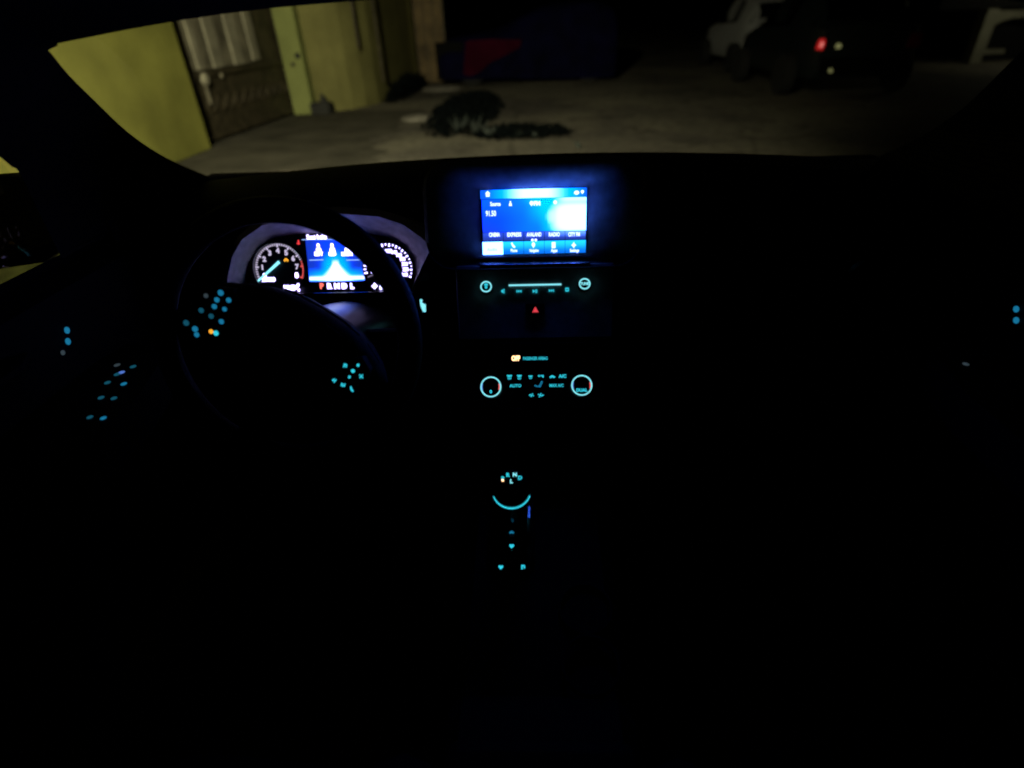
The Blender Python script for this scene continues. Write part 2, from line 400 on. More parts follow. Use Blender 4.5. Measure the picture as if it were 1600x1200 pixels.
# covered vehicle, broadside ---------------------------------------
cv = empty('covered_vehicle', (-.05, 14.6, 0))
tag(cv, 'vehicle under a navy tarp with a crimson piece, parked across the street', 'covered vehicle')
prof = [(-2.05, .25, .62), (-1.98, .16, .86), (-1.7, .14, .95), (-1.2, .13, .98), (-.55, .13, 1.08), (.1, .10, 1.42), (.8, .09, 1.52), (1.5, .08, 1.5), (1.82, .08, 1.4), (1.93, .12, 1.05)]
L = []
for x, z0, z1 in prof:
    row = []
    sec = [(-.78, z0), (-.80, z0+.35*(z1-z0)), (-.76, z0+.7*(z1-z0)), (-.58, z1-.04), (-.3, z1), (.3, z1), (.58, z1-.04), (.76, z0+.7*(z1-z0)), (.8, z0)]
    for y, z in sec:
        q = noise.noise(Vector((x*2.1, y*2.1, z*2.1)))*.05
        row.append((x-.05, 14.75+y+q, z+q*.6))
    L.append(row)
MB().loft(L, False, True, True).build('tarp', M['bluetarp'], cv, smooth=True, sub=2)
TF = Frame((0, 13.93, 0), (1, 0, 0), (0, 0, 1))
rp = [TF.loc(*q) for q in [(728, 64), (770, 61), (815, 62), (812, 74), (790, 86), (765, 98), (750, 112), (735, 119), (724, 116)]]
MB().prism(TF, rp, -.012, .012).build('red_sheet', M['redtarp'], cv)
for x in (-1.35, 1.25):
    wf = Frame((x, 14.0, .30), (1, 0, 0), (0, 0, 1))
    tw = MB().lathe(wf, 0, 0, [(.2, -.2), (.30, -.19), (.31, -.1), (.30, 0), (.2, .01)], 24).build('wheel', M['tyre'], cv, smooth=True)
MB().box((-2.12, 14.0, .12), (-1.5, 14.04, .85)).build('front_wing', M['black'], cv, bevel=.015)

# parked cars --------------------------------------------------------
def interp(tab, l):
    for (a, b), (c, d) in zip(tab, tab[1:]):
        if l <= c: return b+(d-b)*(l-a)/(c-a)
    return tab[-1][1]
def parked_car(name, label, x, y, Lc, Wc, paint, hot):
    t = empty(name, (x+Wc/2, y+Lc/2, 0)); tag(t, label, 'car', 'cars parked along the right side of the street')
    k = Lc/4.0; hw = Wc/2; cx = x+hw
    roof = [(0, .98), (.15, 1.0), (.55, 1.38), (1.1, 1.47), (2.0, 1.46), (2.5, 1.3), (3.0, .98), (3.7, .86), (4.0, .70)]
    belt = [(0, .93), (.5, .97), (2.6, .93), (3.0, .90), (3.7, .80), (4.0, .62)]
    low = [(0, .42), (.12, .26), (3.85, .26), (4.0, .36)]
    wid = [(0, .84), (.1, .93), (.5, 1), (3.2, 1), (3.8, .92), (4.0, .80)]
    st = [0, .05, .15, .35, .55, .8, 1.1, 1.5, 2.0, 2.3, 2.5, 2.75, 3.0, 3.35, 3.7, 3.9, 4.0]
    L = []
    for l in st:
        zr, zb, zl, ww = interp(roof, l), interp(belt, l), interp(low, l), interp(wid, l)*hw
        zb = min(zb, zr-.02)
        tr = .74 if zr > zb+.1 else .9
        h = [(ww*.9, zl), (ww*.98, zl+.12), (ww, .62 if zb > .66 else zb-.04), (ww*.97, zb), (ww*tr, zr-.03), (ww*tr*.7, zr)]
        row = [(cx-a, y+l*k, z) for a, z in h]+[(cx+a, y+l*k, z) for a, z in reversed(h)]
        L.append(row)
    MB().loft(L, True, True, True).build('body', paint, t, smooth=True, auto=35)
    rf = []
    for l in (.5, .8, 1.1, 1.5, 2.0, 2.3, 2.55):
        zr = interp(roof, l)+.006; ww = interp(wid, l)*hw*.74
        rf.append([(cx-ww-.01, y+l*k, zr-.06), (cx-ww*.72, y+l*k, zr), (cx+ww*.72, y+l*k, zr), (cx+ww+.01, y+l*k, zr-.06)])
    MB().loft(rf, False).build('roof', M['black'], t, smooth=True)  # black puts the unlit darkness above the belt into the roof colour
    rw = []
    for l in (.20, .35, .50):
        zr = interp(roof, l)+.008; ww = interp(wid, l)*hw*(.72 if l > .3 else .80)
        rw.append([(cx-ww, y+l*k-.012, zr-.02), (cx-ww*.7, y+l*k-.012, zr), (cx+ww*.7, y+l*k-.012, zr), (cx+ww, y+l*k-.012, zr-.02)])
    MB().loft(rw, False).build('rear_window', M['cglass'], t, smooth=True)
    # glass, slightly proud
    for sgn in (-1, 1):
        for l0, l1, ta, tb in [(.30, 1.40, .95, 1.4), (1.43, 2.72, 1.0, 1.4)]:
            def P(l, f):
                zr, zb = interp(roof, l)-.03, interp(belt, l); ww = hw*interp(wid, l)
                a = ww*(.97+(.74-.97)*f)+.008
                return (cx+sgn*a, y+l*k, zb+(zr-zb)*f)
            MB().add([P(l0, .05), P(l1, .05), P(l1-(.03 if l1 < 2 else .33), 1.0), P(l0+.06, 1.0)], [(0, 1, 2, 3)]).build('side_window', M['cglass'], t)
        # lamps and wheels
        f = Frame((cx+sgn*hw*.8, y+.02, .0), (1, 0, 0), (0, 0, 1))
        if hot and sgn < 0:
            lm = MB().prism(f, [(-.10, .68), (-.02, .67), (.0, .74), (-.01, .81), (-.07, .81)], .0, .06).build('tail_light', M['tail'], t)
            MB().prism(f, [(-.07, .71), (-.04, .71), (-.03, .77), (-.055, .77)], .06, .07).build('bulb', M['tailhot'], lm)
        else:
            MB().prism(f, [(-.10, .66), (.08, .66), (.08, .84), (-.06, .86)], .0, .06).build('tail_light', M['taildull'], t)
        for wl in (.72, 3.2):
            wf = Frame((cx+sgn*(hw-.01), y+wl*k, .30), (0, -sgn, 0), (0, 0, 1))
            wh = MB().lathe(wf, 0, 0, [(.18, -.18), (.295, -.17), (.30, -.09), (.29, .0), (.21, .012)], 24).build('wheel', M['tyre'], t, smooth=True)
            MB().lathe(wf, 0, 0, [(.05, .02), (.19, .016), (.2, .0), (.2, -.05)], 20).build('rim', M['alloy'], wh)
    bf = Frame((cx, y, 0), (1, 0, 0), (0, 0, 1))
    MB().prism(bf, [(-hw*.78, .36), (hw*.78, .36), (hw*.8, .56), (-hw*.8, .56)], .0, .05).build('bumper', M['black'] if hot else paint, t, bevel=.01)
    MB().fbox(bf, -hw*.55, 1.04, -.22, hw*.55, 1.07, -.10).build('tailgate_trim', M['black'], t)
    return t, bf
c1, f1 = parked_car('parked_car', 'silver car parked on the right side, further from the dashboard', 4.72, 14.3, 4.0, 1.66, M['silver'], False)
c2, f2 = parked_car('parked_car', 'dark teal car on the right side with its tail light glowing red', 4.25, 9.95, 3.7, 1.66, M['teal'], True)
for px, py, r in ((1180, 60, .055), (1178, 80, .07)):
    a, b = f1.loc(px, py); MB().lathe(f1, a, b, [(0, .02), (r, .02), (r*.8, .09), (0, .1)], 14).build('reflector', M['refl_glow'], c1)  # glowing lens stands in for reflected lamplight
a, b = f1.loc(1165, 88); MB().fbox(f1, a-.16, b-.12, .05, a+.22, b+.16, .065).build('number_plate', M['plate'], c1)
a, b = f2.loc(1309, 72); MB().lathe(f2, a, b, [(0, .0), (.034, .0), (.028, .06), (0, .065)], 14).build('reflector', M['refl_glow'], c2)
a, b = f2.loc(1295, 110); MB().lathe(f2, a, b, [(0, .02), (.03, .02), (.025, .07), (0, .075)], 14).build('reflector', M['refl_glow'], c2)  # both lenses glow in place of reflected lamplight

# porch with an arch, far right ---------------------------------------
po = empty('house_porch', (10.8, 15.6, 0)); tag(po, 'dim cream house porch with a pillar and a dark arch, far right', 'house')
HF = Frame((10.9, 15.4, 0), (1, 0, 0), (0, 0, 1))
hx = lambda px, py: HF.loc(px, py)
pa = [hx(1503, 93), hx(1522, 92), hx(1529, 16), hx(1509, 16)]
MB().prism(HF, [(pa[0][0], 0), (pa[1][0]-.03, 0), (pa[1][0]-.03, 1.05), (pa[0][0], 1.05)], 0, .3).build('porch_pillar', M['house'], po)
a0 = pa[1][0]+.1
arc = [(a0+.62+.66*math.cos(R(t)), .42+.44*math.sin(R(t))) for t in range(180, -1, -12)]
top = [(a0-.05, 1.02), (a0+1.4, .98)]
mb = MB()
n = len(arc)
outer = [(a0-.05+(1.42)*i/(n-1), 1.0) for i in range(n)]
mb.loft([[HF.W(*p, -.1) for p in arc], [HF.W(*p, -.1) for p in outer]], False)
mb.loft([[HF.W(*p, -.1) for p in arc], [HF.W(*p, -.4) for p in arc]], False)
mb.build('arch_wall', M['house'], po)
MB().fbox(HF, a0-.1, .0, -.6, a0+2.4, 3.2, -.42).build('dark_doorway', M['void'], po)
MB().fbox(HF, a0-.02, .16, -.1, a0+.5, .25, .05).build('step', M['house'], po)
MB().fbox(HF, -1.6, 1.06, -.5, a0+2.6, 3.4, -.12).build('upper_wall', M['void'], po)

pp_ = HF.W(a0+.3, 1.7, 1.7)
MB().ellipsoid(HF.W(a0+.25, 1.75, .05), (.06, .06, .08)).build('porch_lamp', M['lampon'], po, smooth=True)
pd = bpy.data.lights.new('porch_light', 'POINT'); pd.energy = 14; pd.color = (1, .92, .66); pd.shadow_soft_size = .06
pob = bpy.data.objects.new('porch_light', pd); COL.objects.link(pob); pob.location = pp_; pob.parent = po; pob.matrix_parent_inverse = world_of(po).inverted()

# street lamp that lights the wall ----------------------------------------
sl = empty('street_lamp', (-3.6, .2, 0)); tag(sl, 'steel street lamp by the yellow wall, beside the car', 'street lamp')
MB().tube([(-3.6, .2, 0), (-3.6, .2, 3.3), (-3.4, .25, 3.42), (-1.72, .38, 3.3)], [.05, .04, .035, .03], 10).build('post', M['steel'], sl, smooth=True)
LF = Frame(LAMP_POS+Vector((0, 0, .1)), (1, 0, 0), (0, 1, 0))
MB().lathe(LF, 0, 0, [(.04, .12), (.12, .06), (.15, 0.0), (.13, 0.0), (.10, .05)], 20).build('shade', M['steel'], sl, smooth=True)
MB().ellipsoid(LAMP_POS+Vector((0, 0, .11)), (.05, .05, .05)).build('bulb', M['lampon'], sl, smooth=True)
ld = bpy.data.lights.new('lamp_light', 'SPOT'); ld.energy = LAMP_W; ld.color = (1, .90, .60); ld.spot_size = R(86); ld.spot_blend = 1.0; ld.shadow_soft_size = .08
lo_ = bpy.data.objects.new('lamp_light', ld); COL.objects.link(lo_); lo_.location = LAMP_POS
lo_.rotation_euler = (LAMP_AIM-LAMP_POS).to_track_quat('-Z', 'Y').to_euler()
lo_.parent = sl; lo_.matrix_parent_inverse = world_of(sl).inverted()

# ================================================================== THE CAR WE SIT IN
car = empty('car', (0, 0, 0))
tag(car, 'dark interior of our own car with cyan and blue lit instruments', 'car')
def part(o, label=None):
    if label: o['label'] = label
    return o

# windscreen edge points
Lp = [(69, 72, -.600), (100, 110, -.618), (140, 150, -.636), (200, 207, -.66), (250, 242, -.685), (287, 261, -.70), (332, 280, -.72)]
PFRONT = [atX(*q) for q in Lp]
HDR = [atY(px, py, .79) for px, py in [(69, 72), (200, 46), (280, 32), (355, 21), (430, 12), (510, 5), (590, -1)]]
HDR[0] = PFRONT[0].copy()
zc = HDR[-1].z+.006
hdr = HDR+[Vector((0, .80, zc))]+[Vector((-p.x, p.y, p.z)) for p in reversed(HDR)]
PREAR = [atX(-170, 96, -.67), atX(-20, 228, -.690), atX(0, 245, -.700), atX(18, 260, -.700), atX(31, 271, -.700), atX(60, 330, -.700), atX(97, 404, -.70)]
def spline(P, n=5):
    out = []
    for i in range(len(P)-1):
        a, b, c, d = P[max(i-1, 0)], P[i], P[i+1], P[min(i+2, len(P)-1)]
        for k in range(n):
            t = k/n; out.append(.5*((2*b)+(c-a)*t+(2*a-5*b+4*c-d)*t*t+(3*b-a-3*c+d)*t**3))
    return out+[P[-1]]
PF_S, PR_S = spline(PFRONT), spline(PREAR)
def mirx(v): return Vector((-v.x, v.y, v.z))
for sgn in (-1, 1):
    F = [Vector((p.x*(1 if sgn < 0 else -1), p.y, p.z)) for p in PF_S]
    Bk = [Vector((p.x*(1 if sgn < 0 else -1), p.y, p.z)) for p in PR_S]
    o = Vector((sgn*.06, .085, -.01))
    loops = []
    for a, b in zip(F, Bk): loops.append([a, b, b+o, a+o])
    MB().loft(loops, True, True, True).build('a_pillar', M['trim'], car)
# roof lining and header (from header edge back over our heads)
rows = [[p+Vector((0, .05, .03)) for p in hdr], hdr, [p+Vector((0, -.05, .028)) for p in hdr], [Vector((p.x*1.06, .35, 1.315-.12*p.x*p.x)) for p in hdr], [Vector((p.x*1.1, -.5, 1.33-.12*p.x*p.x)) for p in hdr], [Vector((p.x*1.1, -1.4, 1.27-.12*p.x*p.x)) for p in hdr]]
MB().loft(rows, False).build('roof_lining', M['lining'], car, smooth=True)
rows2 = [[p+Vector((0, .06, .035)) for p in hdr], [Vector((p.x*1.1, .35, 1.36-.1*p.x*p.x)) for p in hdr], [Vector((p.x*1.12, -.5, 1.38-.1*p.x*p.x)) for p in hdr], [Vector((p.x*1.12, -1.5, 1.30-.1*p.x*p.x)) for p in hdr]]
MB().loft(rows2, False).build('roof', M['carpaint'], car, smooth=True)
for sgn in (-1, 1):
    e0 = PFRONT[0]; rl = []
    for y, xo, zz in [(e0.y+.01, .60, e0.z+.0), (.55, .62, 1.245), (.2, .63, 1.265), (-.5, .635, 1.275), (-1.5, .635, 1.24)]:
        rl.append([Vector((sgn*(xo-.03), y, zz+.05)), Vector((sgn*(xo-.01), y, zz)), Vector((sgn*(xo+.07), y, zz-.025)), Vector((sgn*(xo+.12), y, zz-.01)), Vector((sgn*(xo+.10), y, zz+.06))])
    MB().loft(rl, True, True, True).build('roof_rail', M['lining'], car, smooth=True)
# windscreen
base = [Vector((x, 1.40-.22*x*x, .94)) for x in [p.x*1.18 for p in hdr]]
ht_ = [Vector((p.x*1.32, p.y+.055, p.z+.03)) for p in hdr]; bs_ = [Vector((p.x*1.25, p.y, p.z)) for p in base]
MB().loft([ht_, [(a*.67+b*.33)+Vector((0, .02, .02)) for a, b in zip(ht_, bs_)], [(a*.33+b*.67)+Vector((0, .02, .02)) for a, b in zip(ht_, bs_)], bs_], False).build('windscreen', M['glass'], car, smooth=True)
# bonnet and front wings outside
bn = []
for yy, zz in [(1.36, .90), (1.6, .87), (2.0, .80), (2.35, .70), (2.45, .55), (2.45, .25)]:
    bn.append([(x, yy-.18*x*x, zz-.06*x*x) for x in [-.85, -.6, -.3, 0, .3, .6, .85]])
MB().loft(bn, False).build('bonnet', M['carpaint'], car, smooth=True)
MB().box((-.84, 1.44, .2), (.84, 1.48, .91)).build('firewall', M['carpet'], car)
for sg in (-1, 1):
    MB().box((min(sg*.76, sg*.82), .95, .22), (max(sg*.76, sg*.82), 1.46, .875)).build('cowl_panel', M['trim'], car)
# floor, rear bulkhead
MB().box((-.76, -1.5, .22), (.76, 1.5, .27)).build('floor', M['carpet'], car)
MB().box((-.80, -1.5, .27), (.80, -1.44, 1.30)).build('rear_bulkhead', M['fabric'], car)

# dashboard -----------------------------------------------------------------
xs = [-.74, -.6, -.45, -.3, -.15, 0, .15, .3, .45, .6, .74]
dprof = [(1.42, .915, 0), (1.30, .972, .8), (1.22, .985, 1), (1.12, .980, 1), (1.045, .962, .8), (1.015, .925, .4), (1.01, .84, 0), (1.0, .72, 0), (1.03, .55, 0), (1.14, .40, 0), (1.30, .26, 0)]
rows = []
for yy, zz, kx in dprof:
    rows.append([Vector((x, yy-.10*x*x+(.09 if -.55 < x < -.25 and .6 < zz < .96 else 0), zz-kx*.055*(x-.04)**2)) for x in xs])
dash = MB().loft(rows, False).build('dashboard', M['dash'], car, smooth=True, sub=2)
part(dash)
def vent(cx, cy, cz, wd, ht):
    vf = Frame((cx, cy, cz), (1, 0, 0), (0, .2, 1))
    v = MB().ring(vf, 0, 0, ht*.8, ht, -.01, .012, n=24).build('air_vent', M['piano'], car)
    for i in range(3):
        MB().fbox(vf, -ht*.75, (i-1)*ht*.5-.003, -.006, ht*.75, (i-1)*ht*.5+.003, .004).build('vane', M['trim'], v)
vent(.60, .965, .80, .1, .042); vent(.33, .985, .83, .1, .042); vent(-.66, .96, .80, .1, .042)
MB().box((.24, .972, .50), (.66, .998, .70)).build('glovebox', M['trim'], car, bevel=.012)

# centre stack -----------------------------------------------------------------
SF = Frame((0, .919, .9365), (1, 0, 0), (0, math.sin(R(18)), math.cos(R(18))))
c4 = [SF.loc(*q) for q in [(752, 398), (916, 395), (917, 293), (752, 297)]]
sx0 = (c4[0][0]+c4[3][0])/2; sx1 = (c4[1][0]+c4[2][0])/2; sy0 = (c4[0][1]+c4[1][1])/2; sy1 = (c4[2][1]+c4[3][1])/2
SWd, SHt = sx1-sx0, sy1-sy0
def rrect(F, x0, y0, x1, y1, r, c, n=4):
    out = []
    for cx, cy, a in [(x1-r, y0+r, -90), (x1-r, y1-r, 0), (x0+r, y1-r, 90), (x0+r, y0+r, 180)]:
        for i in range(n+1):
            t = R(a+90*i/n); out.append(F.W(cx+r*math.cos(t), cy+r*math.sin(t), c))
    return out
mb = MB()
dl_ = []
for d in (0, .006, .013, .021, .030, .040, .050, .060, .070, .080):
    c = -.0005+.030*(1-(1-d/.078)**2)
    dl_.append(rrect(SF, sx0-.001-d*1.05, sy0-.001-d*.25, sx1+.001+d*1.05, sy1+.001+d*.54, .003+.5*d, c))
    dl_[-1] = [q-SF.n*(c*.85*max(0, min(1, (sy0+.02-(q-SF.O).dot(SF.u))/.03))) for q in dl_[-1]]
mb.loft(dl_, True)
part(mb.build('screen_surround', M['stack'], car, smooth=True, auto=50))
hs_ = [dl_[-1], rrect(SF, sx0-.090, sy0-.0225, sx1+.090, sy1+.047, .044, .024), rrect(SF, sx0-.094, sy0-.024, sx1+.094, sy1+.048, .048, .010), rrect(SF, sx0-.096, sy0-.026, sx1+.096, sy1+.047, .05, -.16)]
MB().loft(hs_, True).build('screen_housing', M['trim'], car, smooth=True, auto=50)
ts = MB().fbox(SF, sx0-.003, sy0-.003, -.02, sx1+.003, sy1+.003, -.0015).build('touchscreen', M['piano'], car)
part(ts, 'bright blue touchscreen in the middle of the dashboard')

def pane(name, parent, F, x0, y0, x1, y1, c, colf, nx=24, ny=12):
    me = bpy.data.meshes.new(name); vs = []; fs = []; cols = []
    for j in range(ny+1):
        for i in range(nx+1):
            u, v = i/nx, j/ny
            vs.append(F.W(x0+(x1-x0)*u, y0+(y1-y0)*v, c)); cols.append((*colf(u, v), 1))
    for j in range(ny):
        for i in range(nx):
            a = j*(nx+1)+i; fs.append((a, a+1, a+nx+2, a+nx+1))
    me.from_pydata(vs, [], fs); me.update()
    at = me.color_attributes.new('screen', 'FLOAT_COLOR', 'POINT')
    for i, cc in enumerate(cols): at.data[i].color = cc
    o = bpy.data.objects.new(name, me); COL.objects.link(o); me.materials.append(M['scr'])
    o.parent = parent; o.matrix_parent_inverse = world_of(parent).inverted()
    return o
def mix(a, b, t): t = max(0, min(1, t)); return tuple(x+(y-x)*t for x, y in zip(a, b))
def sst(a, b, x): t = max(0, min(1, (x-a)/(b-a))); return t*t*(3-2*t)
HB = (.004, .085, 4.5); HC = (.0, .75, 9.0); HW = (1.02, 3.2, 19.0)
def c_bar(u, v):
    return mix(mix((.005, .14, 1.2), HC, sst(.02, .3, u)*sst(1.02, .8, u)), HW, sst(.22, .42, u)*sst(.82, .62, u))
def c_media(u, v):
    c = mix(HB, (.004, .30, 2.6), sst(.1, .6, u)*.7+.3*sst(.3, 1, v))
    c = mix((.012, .06, .8), c, sst(-.1, .35, v*.6+u))
    c = mix(c, HC, sst(.38, .66, u)*sst(.05, .8, v)+.5*sst(.3, .6, u)*sst(.75, 1, v))
    d = (abs((u-.90)/.20)**3.5+abs((v-.40)/.42)**3.5)**(1/3.5)
    c = mix(c, HC, sst(1.9, 1.1, d)*.9)
    c = mix(c, HW, sst(1.35, .8, d))
    c = mix(c, HW, .8*sst(.68, .82, u)*sst(.8, .95, v))
    d2 = math.hypot((u-.665)/.045, (v-.45)/.24); c = mix(c, HW, .45*sst(1.1, .4, d2))
    return c
def c_preset(k):
    def f(u, v):
        c = mix((.02, .05, .42), (.03, .10, .9), sst(0, 1, v))
        return mix(c, (.3, .8, 3), .6*sst(2.6, 4.3, k+u)*sst(.2, 1, v))
    return f
def c_tab(k):
    def f(u, v):
        if k == 0: return HW
        return mix((.004, .19, 1.0), (.02, .85, 2.2), sst(.1, .95, v))
    return f
def sw(u): return sx0+SWd*u
def sh(v): return sy0+SHt*v
pane('status_bar', ts, SF, sw(0), sh(.865), sw(1), sh(1), 0, c_bar)
pane('media_panel', ts, SF, sw(.012), sh(.352), sw(.995), sh(.856), 0, c_media, 40, 24)
for k in range(5):
    pane('preset_button', ts, SF, sw(.012+.197*k), sh(.215), sw(.012+.197*k+.193), sh(.345), 0, c_preset(k), 8, 4)
    pane('tab_button', ts, SF, sw(.006+.1985*k), sh(0), sw(.006+.1985*k+.195), sh(.20), 0, c_tab(k), 8, 6)

# lettering ---------------------------------------------------------------------
def text(parent, F, s, ca, cb, h, mat, c=.0006, name='lettering', fat=.0, rot=0, sx=1.0, wid=None):
    cu = bpy.data.curves.new('tmp', 'FONT'); cu.body = s; cu.size = 1; cu.align_x = 'CENTER'; cu.align_y = 'CENTER'
    cu.offset = fat; cu.extrude = .01; cu.resolution_u = 3
    to = bpy.data.objects.new('tmp', cu); COL.objects.link(to)
    bpy.context.view_layer.update()
    dg = bpy.context.evaluated_depsgraph_get()
    me = bpy.data.meshes.new_from_object(to.evaluated_get(dg)); me.name = name
    bpy.data.objects.remove(to); bpy.data.curves.remove(cu)
    me.materials.clear(); me.materials.append(mat)
    k = h/.72
    if wid:
        xs_ = [v.co.x for v in me.vertices]; sx = wid/((max(xs_)-min(xs_))*k)
    o = bpy.data.objects.new(name, me); COL.objects.link(o)
    w = F.mat(F.W(ca, cb, c)) @ Matrix.Rotation(rot, 4, 'Z') @ Matrix.Diagonal((k*sx, k, k, 1))
    o.parent = parent; o.matrix_parent_inverse = world_of(parent).inverted(); o.matrix_basis = w
    return o
def tpx(parent, F, s, px, py, hpx, mat, wpx=None, **kw):
    a, b = F.loc(px, py); D = (F.hit(px, py)-CAM).dot(FW)
    if wpx: kw['wid'] = wpx*D/FPX
    return text(parent, F, s, a, b, hpx*D/FPX, mat, **kw)
def disc(cx, cy, r, n=12, sy=1): return [(cx+r*math.cos(2*math.pi*i/n), cy+sy*r*math.sin(2*math.pi*i/n)) for i in range(n)]
def rect(a, b, c, d): return [(a, b), (c, b), (c, d), (a, d)]
ICON = {
 'dot': [disc(0, 0, .5)],
 'house': [[(-.5, .05), (.5, .05), (0, .5)], rect(-.35, -.45, .35, .03)],
 'person': [disc(0, .32, .2), [(-.38, -.5), (.38, -.5), (.3, .02), (.12, .1), (-.12, .1), (-.3, .02)]],
 'defrost': [[(-.5, .45), (.5, .45), (.34, .1), (-.34, .1)], rect(-.3, -.4, -.16, .0), rect(-.07, -.45, .07, .0), rect(.16, -.4, .3, .0)],
 'car': [[(-.5, -.2), (.5, -.2), (.5, .05), (.28, .1), (.15, .33), (-.2, .33), (-.32, .08), (-.5, .02)], disc(-.28, -.25, .13), disc(.28, -.25, .13)],
 'airflow': [disc(-.3, .35, .17), [(-.05, .5), (.5, .5), (.5, .1), (.38, .0), (.2, .28), (-.05, .28)]],
 'seated': [[(-.5, -.3), (-.15, -.5), (-.05, -.35), (-.38, -.1)], [(-.05, -.5), (.22, -.5), (.5, .38), (.3, .5), (.12, -.1), (-.05, -.25)]],
 'fan': [[(0, 0), (.05, .5), (.35, .4)], [(0, 0), (.5, -.05), (.4, -.35)], [(0, 0), (-.05, -.5), (-.35, -.4)], [(0, 0), (-.5, .05), (-.4, .35)], disc(0, 0, .18)],
 'prev': [rect(-.5, -.35, -.36, .35), [(-.32, 0), (.05, -.36), (.05, .36)], [(.1, 0), (.48, -.36), (.48, .36)]],
 'next': [rect(.36, -.35, .5, .35), [(.32, 0), (-.05, .36), (-.05, -.36)], [(-.1, 0), (-.48, .36), (-.48, -.36)]],
 'play': [[(-.5, -.42), (.02, 0), (-.5, .42)], rect(.08, -.42, .22, .42), rect(.32, -.42, .46, .42)],
 'mute': [[(-.45, -.2), (-.2, -.2), (.1, -.45), (.1, .45), (-.2, .2), (-.45, .2)], rect(.22, -.45, .36, .45)],
 'square': [rect(-.45, -.45, .45, -.2), rect(-.45, .2, .45, .45), rect(-.45, -.18, -.2, .18), rect(.2, -.18, .45, .18)],
 'tri': [[(-.5, -.42), (.5, -.42), (0, .5)]],
 'power': [disc(0, -.18, .26), [(-.42, .1), (.42, .1), (.26, .42), (-.26, .42)]],
 'pin': [[(0, -.5), (.42, .1), (-.42, .1)], disc(0, .15, .34)],
 'phone': [[(-.5, .3), (-.25, .5), (.0, .1), (.45, -.25), (.3, -.5), (-.15, -.3)]],
 'gear': [disc(0, 0, .33)]+[rect(-.08+.0, .3, .08, .5), rect(-.08, -.5, .08, -.3), rect(.3, -.08, .5, .08), rect(-.5, -.08, -.3, .08)],
 'heart': [[(0, -.5), (.5, .05), (.45, .42), (.15, .48), (0, .3), (-.15, .48), (-.45, .42), (-.5, .05)]],
 'blade': [[(-.5, -.1), (-.1, .5), (.1, .3), (-.2, -.3)], [(.1, .1), (.3, .5), (.5, .3), (.2, -.5), (0, -.4)]],
 'bars': [rect(-.45, -.4, -.2, .4), rect(-.1, -.45, .1, .3), rect(.2, -.3, .45, .45)],
 'hook': [rect(-.4, -.5, -.1, .5), rect(-.1, .2, .35, .5), rect(.1, -.3, .4, .18)],
 'page': [rect(-.4, -.5, .4, .5)],
 'belt': [disc(0, .3, .2), [(-.22, .1), (.22, .1), (.25, -.5), (-.25, -.5)], rect(-.5, -.35, -.28, -.2)],
}
def icon(parent, F, kind, px, py, wpx, hpx, mat, c=.0004, rot=0, name='symbol', th=.0005):
    p = F.hit(px, py); a, b = F.loc(px, py); D = (p-CAM).dot(FW); kx, ky = wpx*D/FPX, hpx*D/FPX
    p = F.hit(px, py, c)-F.O; a, b = p.dot(F.r), p.dot(F.u); mb = MB()
    for poly in ICON[kind]:
        pp = [(x*kx, y*ky) for x, y in poly]
        mb.prism(F, [(a+x*math.cos(rot)-y*math.sin(rot), b+x*math.sin(rot)+y*math.cos(rot)) for x, y in pp], c, c+th)
    return mb.build(name, mat, parent)

# screen content
icon(ts, SF, 'house', 762, 303, 8, 9, M['scrtxt']); icon(ts, SF, 'dot', 901, 301, 8, 6, M['scrtxt']); icon(ts, SF, 'pin', 910, 300, 7, 6, M['scrtxt'])
tpx(ts, SF, 'Source', 774, 319, 6, M['scrtxt'], fat=.03, wpx=16); icon(ts, SF, 'person', 797.5, 318, 6, 7, M['scrtxt'])
icon(ts, SF, 'pin', 830.5, 318, 8, 8, M['scrtxt']); tpx(ts, SF, 'FM', 839, 318, 6, M['scrtxt'], fat=.06); icon(ts, SF, 'dot', 867.5, 316, 6, 6, M['scrtxt'])
tpx(ts, SF, '91.50', 767, 334, 8, M['scrtxt'], fat=.02, wpx=16)
for (s, px, ww), wv in zip([('CINEMA', 772.5, 17), ('EXPRESS', 803.5, 22), ('AVALAND', 834.5, 23), ('RADIO', 866, 17), ('CITY FM', 897, 18)], range(5)):
    tpx(ts, SF, s, px, 367-.15*wv, 6, M['scrtxt'], fat=.03, wpx=ww)
for (s, px, ic) in [('Phone', 803, 'phone'), ('Navigation', 834.5, 'pin'), ('Apps', 866, 'page'), ('Settings', 897.5, 'gear')]:
    icon(ts, SF, ic, px-1.0, 383, 7, 9, M['scrtxt']); tpx(ts, SF, s, px, 391.5, 4.6, M['scrtxt'], fat=.03, wpx=10 if len(s) < 6 else 14)
tpx(ts, SF, 'Audio', 769, 390, 4.5, M['paleline'], fat=.02); 
for dx in (-2.6, 2.6): icon(ts, SF, 'dot', 834.5+dx, 375, 4, 4, M['scrtxt'])

# lower stack plane
A2 = R(40)
LF2 = Frame((0, .885, .872), (1, 0, 0), (0, math.sin(A2), math.cos(A2)))
b_lo = LF2.loc(836, 530)[1]
st_ = MB().prism(LF2, [(-.135, .004), (.135, .004), (.128, b_lo), (-.128, b_lo)], -.10, -.001)
audio = st_.build('audio_panel', M['fascia'], car, bevel=.003)
tr = MB()
q0 = LF2.loc(752, 412); q1 = LF2.loc(916, 408)
tw_ = LF2.W(0, (q0[1]+q1[1])/2)
tr.box((-.093, tw_.y-.006, tw_.z-.003), (.093, tw_.y+.012, tw_.z))
part(tr.build('trim_strip', M['satin'], car, bevel=.001), 'thin satin metal strip under the touchscreen')
pb = LF2.W(0, b_lo)
A3 = R(38)
CF = Frame((0, pb.y-.004, pb.z-.002), (1, 0, 0), (0, math.sin(A3), math.cos(A3)))
cl_lo = CF.loc(836, 640)[1]
